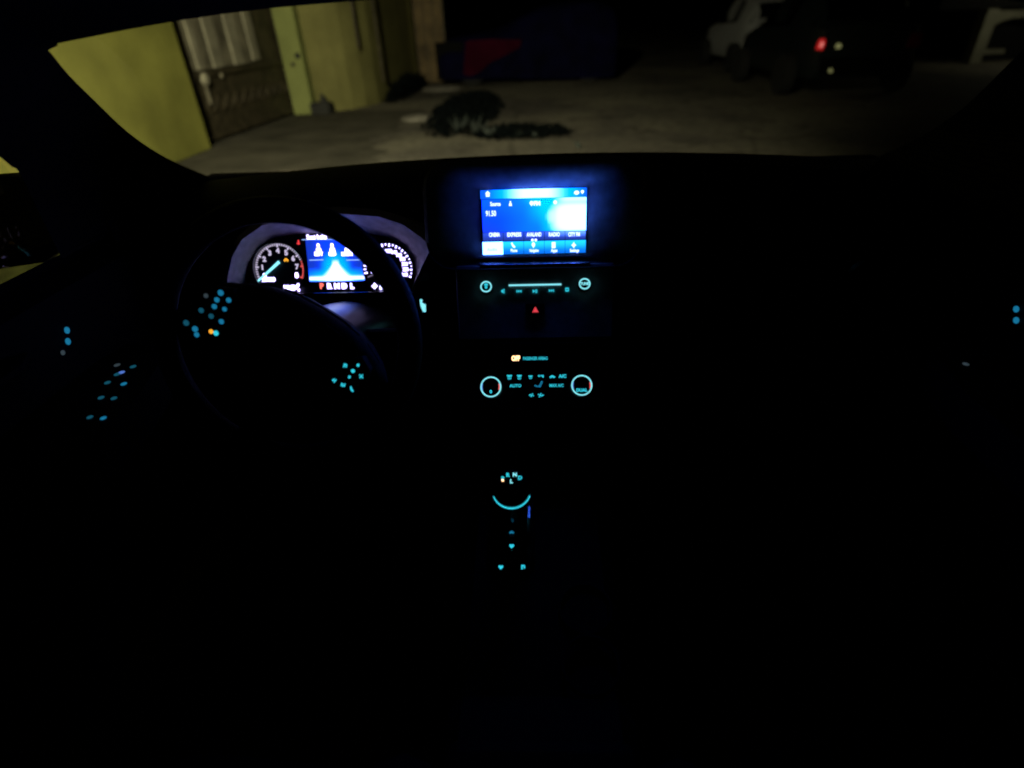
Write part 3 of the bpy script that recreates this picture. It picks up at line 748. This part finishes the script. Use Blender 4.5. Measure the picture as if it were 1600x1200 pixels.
clim = MB().prism(CF, [(-.125, 0), (.125, 0), (.115, cl_lo), (-.115, cl_lo)], -.12, -.001).build('climate_panel', M['piano'], car, bevel=.003)
part(clim, 'climate control panel below the touchscreen with two ringed knobs')
def knob(name, F, px, py, rpx, h, ringmat, wpx=2.0, label=None):
    q = F.hit(px, py, h)-F.O; a, b = q.dot(F.r), q.dot(F.u); D = (F.hit(px, py, h)-CAM).dot(FW); r = rpx*D/FPX
    kf = Frame(F.W(a, b), F.r, F.u)
    k = MB().lathe(kf, 0, 0, [(r*1.02, -.001), (r*1.0, h*.8), (r*.86, h), (r*.6, h-.001)], 32).build(name, M['piano'], car, smooth=True)
    if label: k['label'] = label
    MB().ring(kf, 0, 0, r-wpx*D/FPX, r, h, h+.0008, n=40).build('light_ring', ringmat, k)
    return k, Frame(kf.W(0, 0, h), F.r, F.u)
k1, f = knob('volume_knob', LF2, 759.5, 448, 9, .012, M['cyan_hi'], 2.0, 'ringed volume knob with power symbol, left of the media buttons')
icon(k1, f, 'power', 759.5, 447, 8, 10, M['cyan'])
k2, f = knob('tuning_knob', LF2, 913.5, 443.5, 9, .012, M['cyan_hi'], 2.0, 'ringed tuning knob, right of the media buttons')
tpx(k2, f, 'TUNE', 913.5, 443.5, 4.2, M['cyan_hi'], fat=.05, sx=.85)
a0_, b0_ = LF2.loc(795, 446); a1_, b1_ = LF2.loc(877, 444.3)
MB().fbox(LF2, a0_, (b0_+b1_)/2-.0012, 0, a1_, (b0_+b1_)/2+.0012, .0008).build('light_line', M['cyan_hi'], audio)
for kd, px, py, w_, h_ in [('mute', 786, 455, 6, 8), ('prev', 811, 455, 8, 6), ('play', 836, 455, 7, 6.5), ('next', 861.5, 454, 8, 6), ('square', 886, 452.5, 6, 6.5)]:
    icon(audio, LF2, kd, px, py, w_, h_, M['cyan'])
hz = MB().fbox(LF2, *(lambda p: (p[0]-.016, p[1]-.009, 0, p[0]+.016, p[1]+.009, .003))(LF2.loc(836, 483))).build('hazard_button', M['piano'], car, bevel=.001)
icon(hz, LF2, 'tri', 836.5, 484, 10, 10, M['hazard'], c=.0032)
ab = MB().fbox(CF, *(lambda p: (p[0]-.026, p[1]-.007, 0, p[0]+.048, p[1]+.007, .002))(CF.loc(814, 560))).build('airbag_indicator', M['piano'], car, bevel=.001)
tpx(ab, CF, 'OFF', 806, 560.5, 7.5, M['warm'], c=.0024, fat=.06, wpx=13); tpx(ab, CF, 'PASSENGER AIRBAG', 836.5, 560.5, 5, M['cyan'], c=.0024, fat=.02, wpx=38)
for kd, px, py, w_, h_ in [('defrost', 796, 589.5, 9, 8), ('defrost', 811.5, 589.5, 8, 8), ('defrost', 829, 589.5, 7, 6), ('airflow', 845, 590.5, 9, 9), ('seated', 841.5, 600, 14, 10), ('car', 863, 588.5, 9, 6)]:
    icon(clim, CF, kd, px, py, w_, h_, M['cyan'] if kd != 'seated' else M['cyan_dim'])
tpx(clim, CF, 'A/C', 879, 588, 5, M['cyan'], fat=.05); tpx(clim, CF, 'AUTO', 805.5, 603, 4.6, M['cyan'], fat=.03); tpx(clim, CF, 'MAX A/C', 869.5, 602.5, 4.6, M['cyan'], fat=.03, sx=.85)
icon(clim, CF, 'fan', 831, 617.5, 7, 6, M['cyan']); icon(clim, CF, 'tri', 827.5, 617.5, 3, 3, M['cyan'], rot=R(90))
icon(clim, CF, 'fan', 844, 617.5, 7, 7, M['cyan']); icon(clim, CF, 'tri', 848.5, 617.5, 3, 4, M['cyan'], rot=R(-90))
for px, py, s, lab in [(767, 604.5, '0', 'left temperature knob with a cyan ring'), (909, 602, 'DUAL', 'right temperature knob with a cyan ring')]:
    kk, f = knob('temperature_knob', CF, px, py, 16.3, .014, M['cyan_hi'], 2.0, lab)
    D = (f.hit(px, py)-CAM).dot(FW); rr = 13.6*D/FPX
    MB().ring(f, 0, 0, rr*.95, rr*1.06, 0, .0008, 160, 200, 8).build('cold_mark', M['blue'], kk)
    MB().ring(f, 0, 0, rr*.9, rr*1.05, 0, .0008, -20, 20, 8).build('hot_mark', M['redline'], kk)
    tpx(kk, f, s, px, py+7.8, 4.8, M['cyan'], fat=.05)
# stack sides down to the tunnel
pc = CF.W(0, cl_lo)
sd = MB()
for x0, x1 in ((-.15, -.115), (.115, .15)):
    sd.loft([[(x, 1.02, .95), (x, .93, .87), (x, pb.y+.01, pb.z), (x, pc.y+.02, pc.z), (x, pc.y+.05, .5), (x, 1.02, .5)] for x in (x0, x1)], True, True, True)
sd.box((-.115, pc.y+.06, .48), (.115, pc.y+.08, pc.z))
sd.build('stack_body', M['trim'], car)

# centre console and gear selector --------------------------------------------------
KA = R(82)
KF = Frame((-.02, .58, .545), (1, 0, 0), (0, math.sin(KA), math.cos(KA)))    # console top, slightly tipped
cons = MB()
cons.loft([[(x, y, z) for x, z in [(-w_, .27), (-w_, zt-.03), (-w_+.02, zt), (w_-.02, zt), (w_, zt-.03), (w_, .27)]] for y, zt, w_ in [(-.5, .62, .10), (.15, .62, .10), (.30, .60, .105), (.36, .512, .115), (.62, .548, .115), (.80, .58, .115)]], True, True, True)
console = cons.build('centre_console', M['trim'], car, smooth=True, auto=30)
shif = empty('gear_selector', KF.W(-.02, .0), car)
part(shif, 'gear lever with cyan ring and P R N D L letters on its top')
KN = Vector(atZ(799, 762, .665))                                  # knob centre on its real height
GFm = Frame(KN, (1, 0, 0), (0, math.cos(R(25)), math.sin(R(25))))   # knob top tipped to the driver
base_p = KF.hit(800, 835)
def sh_build(mb, nm, mt, **kw):
    return mb.build(nm, mt, shif, **kw)
sh_build(MB().tube([Vector((KN.x, base_p.y+.045, base_p.z-.01)), KN-GFm.n*.035], [.028, .022], 16), 'lever_shaft', M['piano'], smooth=True)
rk = 30*(KN-CAM).dot(FW)/FPX
kb = sh_build(MB().lathe(GFm, 0, 0, [(rk*.5, -.055), (rk*.8, -.035), (rk*.98, -.012), (rk, -.004), (rk*.97, .004), (rk*.85, .012), (rk*.5, .016)], 32), 'knob', M['piano'], smooth=True)
sh_build(MB().ring(GFm, 0, 0, rk*.985, rk*1.035, -.010, -.0055, 203, 340, 28), 'light_ring', M['cyan'])
GT = Frame(GFm.W(0, 0, .0165), GFm.r, GFm.u)
for s, px, py, mt in [('P', 785.5, 748, M['cyan']), ('R', 793.5, 742.5, M['cyan']), ('N', 804.5, 742, M['cyan_hi']), ('D', 812.5, 747, M['cyan']), ('L', 799, 752.5, M['cyan_hi'])]:
    tpx(shif, GT, s, px, py, 6.2, mt, fat=.05, name='letter')
icon(shif, GT, 'page', 785.5, 750.5, 4, 3.4, M['warm'], c=.001, name='selected_mark')
# boot plates: glossy surround at the lever base
bp = KF.loc(800, 822)
sh_build(MB().fbox(KF, bp[0]-.036, bp[1]-.07, -.004, bp[0]+.036, bp[1]+.06, .006), 'base_plate', M['piano'], bevel=.003)
gb = MB()
gb.loft([rrect(KF, bp[0]-.031, bp[1]+.012, bp[0]+.031, bp[1]+.072, .012, .006), rrect(KF, bp[0]-.026, bp[1]+.022, bp[0]+.026, bp[1]+.062, .012, .04), rrect(KF, bp[0]-.02, bp[1]+.026, bp[0]+.02, bp[1]+.056, .012, .07)], True, False, True)
sh_build(gb, 'lever_boot', M['leather'], smooth=True)
cp = atZ(826, 800, .60)
sh_build(MB().box((cp.x-.003, cp.y-.013, cp.z-.03), (cp.x+.003, cp.y+.013, cp.z)), 'chrome_side', M['satin'], bevel=.001)
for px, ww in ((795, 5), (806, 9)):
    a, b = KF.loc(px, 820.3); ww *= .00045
    sh_build(MB().fbox(KF, a-ww, b-.0012, .0055, a+ww, b+.0012, .0105), 'glint_dash', M['lilac_dim'])  # reflected glints by the lever, painted as faintly glowing dashes
for px, py, kd in [(799.5, 832, 'car'), (799.5, 854, 'heart'), (782.5, 887, 'heart'), (817.5, 886.5, 'hook')]:
    a, b = KF.loc(px, py)
    sbt = MB().fbox(KF, a-.011, b-.008, 0.006, a+.011, b+.008, .009).build('console_button', M['piano'], car, bevel=.001)
    icon(sbt, KF, kd, px, py-.3, 7.5, 7.5, M['cyan'] if py > 840 else M['cyan_dim'], c=.0092)
MB().box((-.09, -.45, .62), (.09, .25, .66)).build('armrest_lid', M['hub'], car, bevel=.015)
for cx_, cy_ in ((.045, .47), (.045, .39)):
    kf = Frame((cx_+.02, cy_, .532), (1, 0, 0), (0, 1, .1)); MB().ring(kf, 0, 0, .034, .038, -.008, .004, n=28).build('cup_holder', M['trim'], car)

# instrument cluster ---------------------------------------------------------------------
IF_ = Frame((-.365, .985, .862), (1, 0, 0), (0, math.sin(R(20)), math.cos(R(20))))
def ih(q, off): return IF_.hit(q[0], q[1], off)
inner = [(380, 470), (386, 440), (392, 412), (406, 388), (428, 372), (462, 366), (520, 362), (572, 364), (606, 370), (632, 386), (646, 410), (648, 435), (643, 458)]
outer = [(352, 470), (356, 432), (362, 402), (378, 374), (410, 352), (460, 339), (528, 334), (590, 338), (628, 350), (655, 369), (669, 382), (671, 392), (646, 444)]
lp_in = [ih(q, -.002) for q in inner]
lp_mid = [IF_.W(*( (lambda a, b: ((a[0]+b[0])/2, (a[1]+b[1])/2))(IF_.loc(*p), IF_.loc(*q))), .018) for p, q in zip(inner, outer)]
lp_out = [ih(q, .055) for q in outer]
lp_o2 = [p+IF_.u*.012*(1 if 3 < i < 10 else .3)+IF_.n*(-.004)+IF_.r*(-.010 if i < 5 else (.010 if i > 8 else 0)) for i, p in enumerate(lp_out)]
lp_bk = [p-IF_.n*.13+IF_.r*(-.01 if i < 5 else (.01 if i > 8 else 0)) for i, p in enumerate(lp_o2)]
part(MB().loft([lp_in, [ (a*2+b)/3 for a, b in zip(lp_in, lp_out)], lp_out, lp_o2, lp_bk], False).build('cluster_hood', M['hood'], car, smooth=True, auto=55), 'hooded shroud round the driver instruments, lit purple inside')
fc = [IF_.loc(*q) for q in inner]
clus = MB().prism(IF_, fc, -.03, -.004).build('instrument_cluster', M['cluster'], car)
part(clus, 'instrument cluster with two round gauges and a blue display between them')
sh_ = [IF_.loc(455, 458), IF_.loc(600, 456)]
shelf = MB().fbox(IF_, IF_.loc(430, 458)[0], sh_[0][1]-.012, -.004, IF_.loc(606, 456)[0], sh_[0][1]+.0015, .030).build('cluster_shelf', M['piano'], car, bevel=.001)
def gauge(name, px, py, rpx, label):
    a, b = IF_.loc(px, py); D = (IF_.hit(px, py)-CAM).dot(FW); r = rpx*D/FPX
    gf = Frame(IF_.W(a, b), IF_.r, IF_.u)
    gq = MB().lathe(gf, 0, 0, [(r*1.02, -.004), (r*1.02, -.001), (r*.98, .0)], 48).build(name, M['cluster'], car)
    gq['label'] = label
    MB().ring(gf, 0, 0, r*.995, r*1.035, -.003, .006, n=56).build('bezel', M['satin'], gq)
    return gq, gf, r, D/FPX
tach, tf, tr_, tk = gauge('tachometer', 437.5, 420.5, 40, 'left round gauge, the rev counter with a red zone and pale needle')
for i in range(0, 41):
    n_ = i/5; ang = R(90+(4-n_)*28); big = i % 5 == 0
    r0 = tr_*(.83 if big else .89); wv = tr_*(.030 if big else .022)
    red = n_ >= 6.6
    c_, s_ = math.cos(ang), math.sin(ang)
    pl_ = [(r0*c_+wv*s_, r0*s_-wv*c_), (tr_*.97*c_+wv*s_, tr_*.97*s_-wv*c_), (tr_*.97*c_-wv*s_, tr_*.97*s_+wv*c_), (r0*c_-wv*s_, r0*s_+wv*c_)]
    MB().prism(tf, pl_, .0004, .0009).build('tick', M['redline'] if red else M['lilac'], tach)
MB().ring(tf, 0, 0, tr_*.90, tr_*.93, .0004, .0008, -24, 14, 20).build('red_zone', M['redline'], tach)
for n_ in range(0, 9):
    ang = R(90+(4-n_)*28); rr = tr_*.69
    text(tach, tf, str(n_), rr*math.cos(ang), rr*math.sin(ang), 7.4*tk, M['white' if n_ == 8 or n_ == 0 else 'lilac'], fat=.06, name='numeral')
text(tach, tf, 'x1000', *(lambda p: ((p-tf.O).dot(tf.r), (p-tf.O).dot(tf.u)))(IF_.hit(420, 437)), 6*tk, M['white'], fat=.06)
nd = MB()
an = R(208)
tip = (tr_*.93*math.cos(an), tr_*.93*math.sin(an)); q = IF_.hit(438, 409)-tf.O; pv = (q.dot(tf.r), q.dot(tf.u))
tv = IF_.hit(405, 439)-tf.O; tip = (tv.dot(tf.r), tv.dot(tf.u))
dx, dy = tip[0]-pv[0], tip[1]-pv[1]; ll = math.hypot(dx, dy); nx_, ny_ = -dy/ll, dx/ll; wv = 2.2*tk
nd.prism(tf, [(pv[0]+nx_*wv, pv[1]+ny_*wv), (tip[0]+nx_*wv*.6, tip[1]+ny_*wv*.6), (tip[0]-nx_*wv*.6, tip[1]-ny_*wv*.6), (pv[0]-nx_*wv, pv[1]-ny_*wv)], .004, .005)
nd.build('needle', M['needle'], tach)
icon(tach, tf, 'car', 447, 406, 7.5, 8, M['amber'], name='warning_symbol')
speed, sf, sr_, sk = gauge('speedometer', 607, 420, 38.5, 'right round gauge, the speedometer partly behind the wheel rim')
for i in range(0, 25):
    n_ = i*10; ang = R(84+(120-n_)/20*17.5); big = n_ % 20 == 0
    r0 = sr_*(.88 if big else .92); wv = sr_*(.028 if big else .022)
    c_, s_ = math.cos(ang), math.sin(ang)
    MB().prism(sf, [(r0*c_+wv*s_, r0*s_-wv*c_), (sr_*1.0*c_+wv*s_, sr_*1.0*s_-wv*c_), (sr_*1.0*c_-wv*s_, sr_*1.0*s_+wv*c_), (r0*c_-wv*s_, r0*s_+wv*c_)], .0004, .0009).build('tick', M['white'], speed)
for n_ in range(0, 241, 20):
    ang = R(84+(120-n_)/20*17.5); rr = sr_*.70
    text(speed, sf, str(n_), rr*math.cos(ang), rr*math.sin(ang), 5.6*sk, M['white'], fat=.03, name='numeral', sx=.78)
an = R(200); MB().prism(sf, [(-.001, .001), (sr_*.9*math.cos(an), sr_*.9*math.sin(an)+.0008), (sr_*.9*math.cos(an), sr_*.9*math.sin(an)-.0008), (.001, -.001)], .004, .005).build('needle', M['lilac_dim'], speed)
# display
DFm = Frame(IF_.W(0, 0, .0), IF_.r, IF_.u)
d0 = DFm.loc(484, 440); d1 = DFm.loc(564.5, 373)
disp = MB().fbox(DFm, d0[0]-.002, d0[1]-.002, -.003, d1[0]+.002, d1[1]+.002, -.0004).build('driver_display', M['piano'], car)
part(disp, 'blue driver display glowing between the two gauges')
def c_disp(u, v):
    c = mix((.008, .045, .62), (.004, .07, 1.6), sst(.9, .2, abs(u-.5)*2))
    d = math.hypot((u-.5)/.26, (v-.30)/.42)
    c = mix(c, (.0, .55, 2.4), sst(1.25, .5, d))
    d = abs(u-.5)/(.045+.60*max(0, .42-v)**1.25)
    c = mix(c, HC, sst(1.2, .2, abs(u-.5)/.62)*sst(.36, .10, v))
    c = mix(c, (2.2, 3.0, 5.5), sst(1.7, .4, d)*sst(.54, .36, v)*(1 if v > .05 else .4))
    return mix(c, (2, 2.6, 4.6), sst(.15, .06, v)*sst(.02, .05, v)*.8*(1 if u < .34 or u > .68 else .3))
pane('picture', disp, DFm, d0[0], d0[1], d1[0], d1[1], .0, c_disp, 40, 36)
tpx(disp, DFm, 'Seat belts', 495, 370.5, 7, M['white'], fat=.04, wpx=32)
MB().prism(DFm, [DFm.loc(472, 375.2), DFm.loc(527, 374.4), DFm.loc(527, 373.2), DFm.loc(472, 374)], .0006, .001).build('rule', M['paleline'], disp)
for px, s in ((498, 'LEFT'), (519.5, 'MID'), (543, 'RIGHT')):
    icon(disp, DFm, 'person', px-.3, 388.5-(.02*(px-498)), 12, 15, M['white'], name='seat_symbol'); tpx(disp, DFm, s, px, 397, 5, M['white'], fat=.09, sx=.9)
for x0, x1 in ((483.5, 505.5), (541.5, 564)):
    MB().prism(DFm, [DFm.loc(x0, 407.3), DFm.loc(x1, 406.6), DFm.loc(x1, 405), DFm.loc(x0, 405.7)], .0006, .001).build('rule', M['paleline'], disp)
icon(clus, IF_, 'belt', 466.5, 378.5, 7, 7, M['red'], c=-.0035, name='seat_belt_warning')
for s, px, mt in [('P', 501.5, 'pred'), ('R', 513.5, 'white'), ('N', 525.5, 'white'), ('D', 537, 'white'), ('L', 549, 'white')]:
    tpx(clus, IF_, s, px, 447.5, 8, M[mt], c=-.0035, fat=.07, name='gear_letter')
tpx(clus, IF_, '18430', 455, 450, 7, M['white'], c=.0012, fat=.09, name='odometer')
icon(clus, IF_, 'page', 466.5, 449, 4, 12, M['white'], c=.0012, name='fuel_symbol')
icon(clus, IF_, 'gear', 585.5, 447, 9, 10, M['white'], c=.0012, name='lamp_symbol'); icon(clus, IF_, 'person', 595, 447, 6, 11, M['white'], c=.0012, name='door_symbol')

# steering wheel ---------------------------------------------------------------------------
WT = R(18)
WF = Frame((-.345, .66, .86), (1, 0, 0), (0, math.sin(WT), math.cos(WT)))
WR = WF.turned(R(-25))
whl = empty('steering_wheel', WF.O, car)
part(whl, 'steering wheel turned to the right, with cyan lit spoke buttons')
ring_pts = []
for i in range(64):
    t = 2*math.pi*i/64; ring_pts.append((WF.W(.1725*math.cos(t), .1725*math.sin(t)), t))
loops = []
for p, t in ring_pts:
    e = WF.r*math.cos(t)+WF.u*math.sin(t)
    loops.append([p+e*(.0172*math.cos(a))+WF.n*(.0145*math.sin(a)) for a in [2*math.pi*k/14 for k in range(14)]])
loops.append(loops[0])
MB().loft(loops, True).build('rim', M['leather'], whl, smooth=True)
# hub + spokes : outline on the wheel plane from the silhouette
hubtop = [(300, 458), (330, 446), (354, 442), (404, 446), (447, 459), (469, 468), (505, 489), (541, 512), (564, 532), (582, 554), (598, 582)]
ht = [WF.loc(*q) for q in hubtop]
hub_poly = ht+[WF.loc(604, 600), WF.loc(560, 628), WF.loc(520, 640), WF.loc(470, 655), WF.loc(400, 640), WF.loc(340, 590), WF.loc(290, 540), WF.loc(262, 500)]
n = len(hub_poly)
ctr = (sum(p[0] for p in hub_poly)/n, sum(p[1] for p in hub_poly)/n)
def scl(k): return [(ctr[0]+(a-ctr[0])*k, ctr[1]+(b-ctr[1])*k) for a, b in hub_poly]
MB().loft([[WF.W(a, b, -.05) for a, b in scl(.9)], [WF.W(a, b, -.01) for a, b in hub_poly], [WF.W(a, b, .004) for a, b in scl(.985)], [WF.W(a, b, .012) for a, b in scl(.9)], [WF.W(a, b, .020) for a, b in scl(.6)], [WF.W(a, b, .022) for a, b in scl(.3)]], True, True, True).build('hub', M['hub'], whl, smooth=True, auto=60)
lowsp = MB().prism(WR, [(-.03, -.06), (.03, -.06), (.022, -.165), (-.022, -.165)], -.012, .004).build('lower_spoke', M['trim'], whl, bevel=.003)
def strip(pxs, w_, c, nm):
    pp = [WF.W(*WF.loc(*q), c) for q in pxs]
    MB().tube(pp, w_, 6).build(nm, M['trimline'], whl, smooth=True)
strip([(447, 450.5), (469, 459.5), (505, 479.5), (541, 502.5), (564, 523)], .0015, .006, 'trim_line')
strip([(440, 460), (490, 486), (520, 505), (546, 525)], .0013, .019, 'trim_line')
strip([(575, 536), (594, 566)], .0008, .003, 'trim_line')
for pxs in ([(300, 492), (335, 448), (366, 452), (364, 478), (345, 532), (290, 530), (280, 508)], [(508, 592), (532, 562), (566, 558), (578, 580), (572, 600), (548, 622), (520, 612)]):
    MB().prism(WF, [(lambda q: (q.dot(WF.r), q.dot(WF.u)))(WF.hit(*q, .024)-WF.O) for q in pxs], .005, .024).build('button_pad', M['trim'], whl, bevel=.002)
def wheel_btn(px, py, wd, mt, kd='dot', c=.0245, nm='button_symbol', rot=-.4, h=None):
    icon(whl, WF, kd, px, py, wd, h or wd, M[mt], c=c, rot=rot, name=nm)
for px, py, wd, mt in [(345, 457.5, 9, 'cyan_dim'), (339, 468.5, 8, 'cyan_dim'), (335, 479, 8, 'cyan_dim'), (357.5, 469, 8, 'cyan_dim'), (351, 483, 7, 'cyan_dim'), (330, 494, 8, 'cyan_low'), (346, 502.5, 8, 'cyan_dim'), (314.5, 485, 8, 'cyan_low'), (322, 462, 7, 'grey_dot'), (291, 504.5, 9, 'cyan_low'), (305, 514, 9, 'cyan_dim'), (307.5, 523, 8, 'cyan_dim'), (337.5, 520.5, 8, 'cyan')]:
    wheel_btn(px, py, wd, mt)
wheel_btn(330, 518, 7, 'amber', 'dot', nm='cruise_lamp'); wheel_btn(322.5, 518, 8, 'taildull', 'dot', nm='cruise_lamp')
for px, py, wd, kd in [(539.5, 571.5, 6.5, 'hook'), (559.5, 570.5, 4.5, 'page'), (551.5, 579.5, 6, 'dot'), (546, 589, 4, 'page'), (564.5, 588, 7.5, 'fan'), (522, 594.5, 7, 'blade'), (536, 601.5, 7, 'bars'), (550, 608, 8, 'phone')]:
    wheel_btn(px, py, wd, 'cyan', kd)
# column shroud behind the wheel and stalks
cs = []
CF0 = WF.W(.0, -.02, -.06); CF1 = Vector((-.35, .975, .705))
for k in range(7):
    t = k/6; p = CF0.lerp(CF1, t); rr = .052+.02*t
    cs.append([p+Vector((rr*1.25*math.cos(a), 0, rr*math.sin(a))) for a in [2*math.pi*i/20 for i in range(20)]])
part(MB().loft(cs, True, True, True).build('column_shroud', M['shroud'], car, smooth=True))
for sgn in (-1, 1):
    p = CF0.lerp(CF1, .35); MB().tube([p+Vector((sgn*.05, 0, .01)), p+Vector((sgn*.12, -.02, .02)), p+Vector((sgn*.155, -.035, .025))], [.008, .009, .006], 8).build('stalk', M['trim'], car, smooth=True)
# starter button with backlit symbol on the dash right of the wheel
BF = Frame((-.16, 1.0, .84), (1, 0, 0), (0, math.sin(R(15)), math.cos(R(15))))
a, b = BF.loc(661, 478)
sbn = MB().lathe(Frame(BF.W(a, b), BF.r, BF.u), 0, 0, [(.019, -.03), (.019, .0), (.017, .003), (.0, .003)], 24).build('start_button', M['piano'], car, smooth=True)
mb = MB(); D = (BF.hit(661, 478)-CAM).dot(FW)/FPX
mb.prism(BF, [(a+x*D, b+y*D) for x, y in [(-4, 6), (-1.5, 7), (2, 4), (5, 3), (4.2, -9), (0, -9), (-3, -1)]], .0032, .0038)
mb.prism(BF, [(a+(x-1.8)*D, b+(y+9)*D) for x, y in disc(0, 0, 2.3)], .0032, .0038)
mb.build('symbol', M['cyan_hi'], sbn)

# doors ----------------------------------------------------------------------------------------
def door(sgn):
    d = empty('door', (sgn*.72, .2, .3), car)
    part(d, 'driver door with cyan lit window switches' if sgn < 0 else 'passenger door with two lit lock buttons')
    X = sgn
    prof = [(.70, .975), (.735, .955), (.70, .93), (.695, .80), (.70, .60), (.71, .32), (.80, .30), (.80, .90), (.76, .925)]
    yz = [(-.5, 0), (.1, 0), (.5, 0), (.735, 0), (.98, .0)]
    lp = []
    for y, _ in yz:
        sl_ = .947 if y < .74 else .945
        lp.append([Vector((X*x, y, z if z < .9 else z-.975+sl_+.006)) for x, z in prof])
    MB().loft(lp, True, True, True).build('door_panel', M['trim'], d)
    ar = MB().loft([[(X*.70, y, .72), (X*.70, y, zt), (X*.70-X*w_, y, zt), (X*.70-X*w_, y, .73)] for y, zt, w_ in [(-.2, .76, .06), (.15, .79, .13), (.62, .79, .135), (.73, .79, .11), (.80, .78, .03)]], True, True, True)
    ar.build('armrest', M['trim'], d, smooth=True, auto=30)
    hf = MB().tube([(X*.69, .45, .86), (X*.665, .50, .865), (X*.665, .58, .865), (X*.69, .62, .86)], .009, 8).build('door_handle', M['satin'] if False else M['trim'], d, smooth=True)
    # window frame top and glass
    MB().tube([(X*.715, .775, 1.105), (X*.70, .68, 1.165), (X*.68, .35, 1.24), (X*.68, -.5, 1.255)], .014, 8).build('window_frame', M['trim'], d, smooth=True)
    MB().add([(X*.715, .765, 1.075), (X*.715, .765, .945), (X*.715, -.5, .945), (X*.675, -.5, 1.26), (X*.675, .35, 1.25), (X*.69, .66, 1.205)], [(0, 1, 2, 3, 4, 5)]).build('window_glass', M['dglass'], d)
    MB().box((min(X*.69, X*.80), -1.5, .27), (max(X*.69, X*.80), -.5, 1.30)).build('rear_side_panel', M['trim'], car)
    return d
dl, dr = door(-1), door(1)
XF = Frame((-.694, .7, .85), (0, 1, 0), (0, 0, 1)); XF2 = Frame((.694, .7, .85), (0, -1, 0), (0, 0, 1))
for px, py in ((104.5, 516), (106, 533.5)): icon(dl, XF, 'dot', px, py, 10, 11, M['cyan_low' if False else 'cyan_dim'], name='lock_symbol')
icon(dl, XF, 'dot', 98, 551, 8, 8, M['grey_dot'], name='lock_symbol')
for px, py in ((1588, 483), (1588, 500.5)): icon(dr, XF2, 'dot', px, py, 11, 10, M['cyan_dim'], name='lock_symbol')
AF = Frame((-.62, .65, .7905), (1, 0, 0), (0, 1, 0)); AF2 = Frame((.62, .65, .7905), (1, 0, 0), (0, 1, 0))
for px, py, mt in [(140.5, 652, 'cyan_low'), (161.5, 653.5, 'cyan_dim'), (158, 621.5, 'cyan_low'), (178, 622.5, 'cyan_low'), (168, 598, 'cyan_low'), (193.5, 600, 'cyan_dim'), (190, 582, 'blue'), (183, 585, 'cyan_low'), (183, 570.5, 'grey_dot'), (208, 573, 'cyan_low')]:
    icon(dl, AF, 'dot', px, py, 9, 9, M[mt], name='window_switch')
icon(dr, AF2, 'dot', 1509, 569, 9, 9, M['grey_dot'], name='window_switch')
# door mirror, both sides
def mirror(sgn):
    m_ = empty('door_mirror', (sgn*.80, .86, .93), car)
    pts = [(-.745, 1.046), (-.80, 1.052), (-.93, 1.046), (-.96, 1.0), (-.955, .93), (-.92, .898), (-.80, .912), (-.755, .935)]
    L = []
    for y, k in [(.838, .97), (.848, .985), (.92, .83), (.96, .62), (.985, .35)]:
        L.append([Vector((sgn*-1*(-.85+(x+.85)*k) if sgn > 0 else -.85+(x+.85)*k, y, .975+(z-.975)*k)) for x, z in pts])
    MB().loft(L, True, False, True).build('housing', M['trim'], m_, smooth=True)
    MB().add([Vector(((-.85+(x+.85)*.93)*(1 if sgn < 0 else -1), .868+.23*(x+.85)-.1*(z-.975), .975+(z-.975)*.93)) for x, z in pts], [tuple(range(len(pts)))]).build('mirror_glass', M['mirror'], m_)
    MB().box((min(sgn*.70, sgn*.77), .88, .93), (max(sgn*.70, sgn*.77), .94, .97)).build('arm', M['trim'], m_)
mirror(-1); mirror(1)

# seats -----------------------------------------------------------------------------------------
def rbox(mb, c, s, ry=0, k=.25, n=16):
    c = Vector(c); L = []
    for i in range(9):
        t = -1+2*i/8; q = (1-abs(t)**4)**.25
        row = []
        for j in range(n):
            a = 2*math.pi*j/n; ca, sa = math.cos(a), math.sin(a)
            x = math.copysign(abs(ca)**.5, ca)*s[0]*q; y = math.copysign(abs(sa)**.5, sa)*s[1]*q
            v = Vector((x, y, t*s[2])); v.rotate(Matrix.Rotation(ry, 3, 'X')); row.append(c+v)
        L.append(row)
    mb.loft(L, True, True, True)
for sx in (-.36, .36):
    s_ = empty('front_seat', (sx, -.1, .27), car); part(s_)
    mb = MB(); rbox(mb, (sx, .02, .46), (.25, .27, .09), R(6)); mb.build('cushion', M['fabric'], s_, smooth=True)
    for b_ in (-1, 1):
        mb = MB(); rbox(mb, (sx+b_*.215, .02, .50), (.05, .26, .08), R(6)); mb.build('bolster', M['leather'], s_, smooth=True)
    mb = MB(); rbox(mb, (sx, -.36, .80), (.24, .08, .34), R(-18 if False else 18)); mb.build('backrest', M['fabric'], s_, smooth=True)
    mb = MB(); rbox(mb, (sx, -.48, 1.17), (.13, .05, .09), R(12)); mb.build('headrest', M['fabric'], s_, smooth=True)
    MB().box((sx-.2, -.2, .27), (sx+.2, .2, .38)).build('seat_rail', M['trim'], s_)
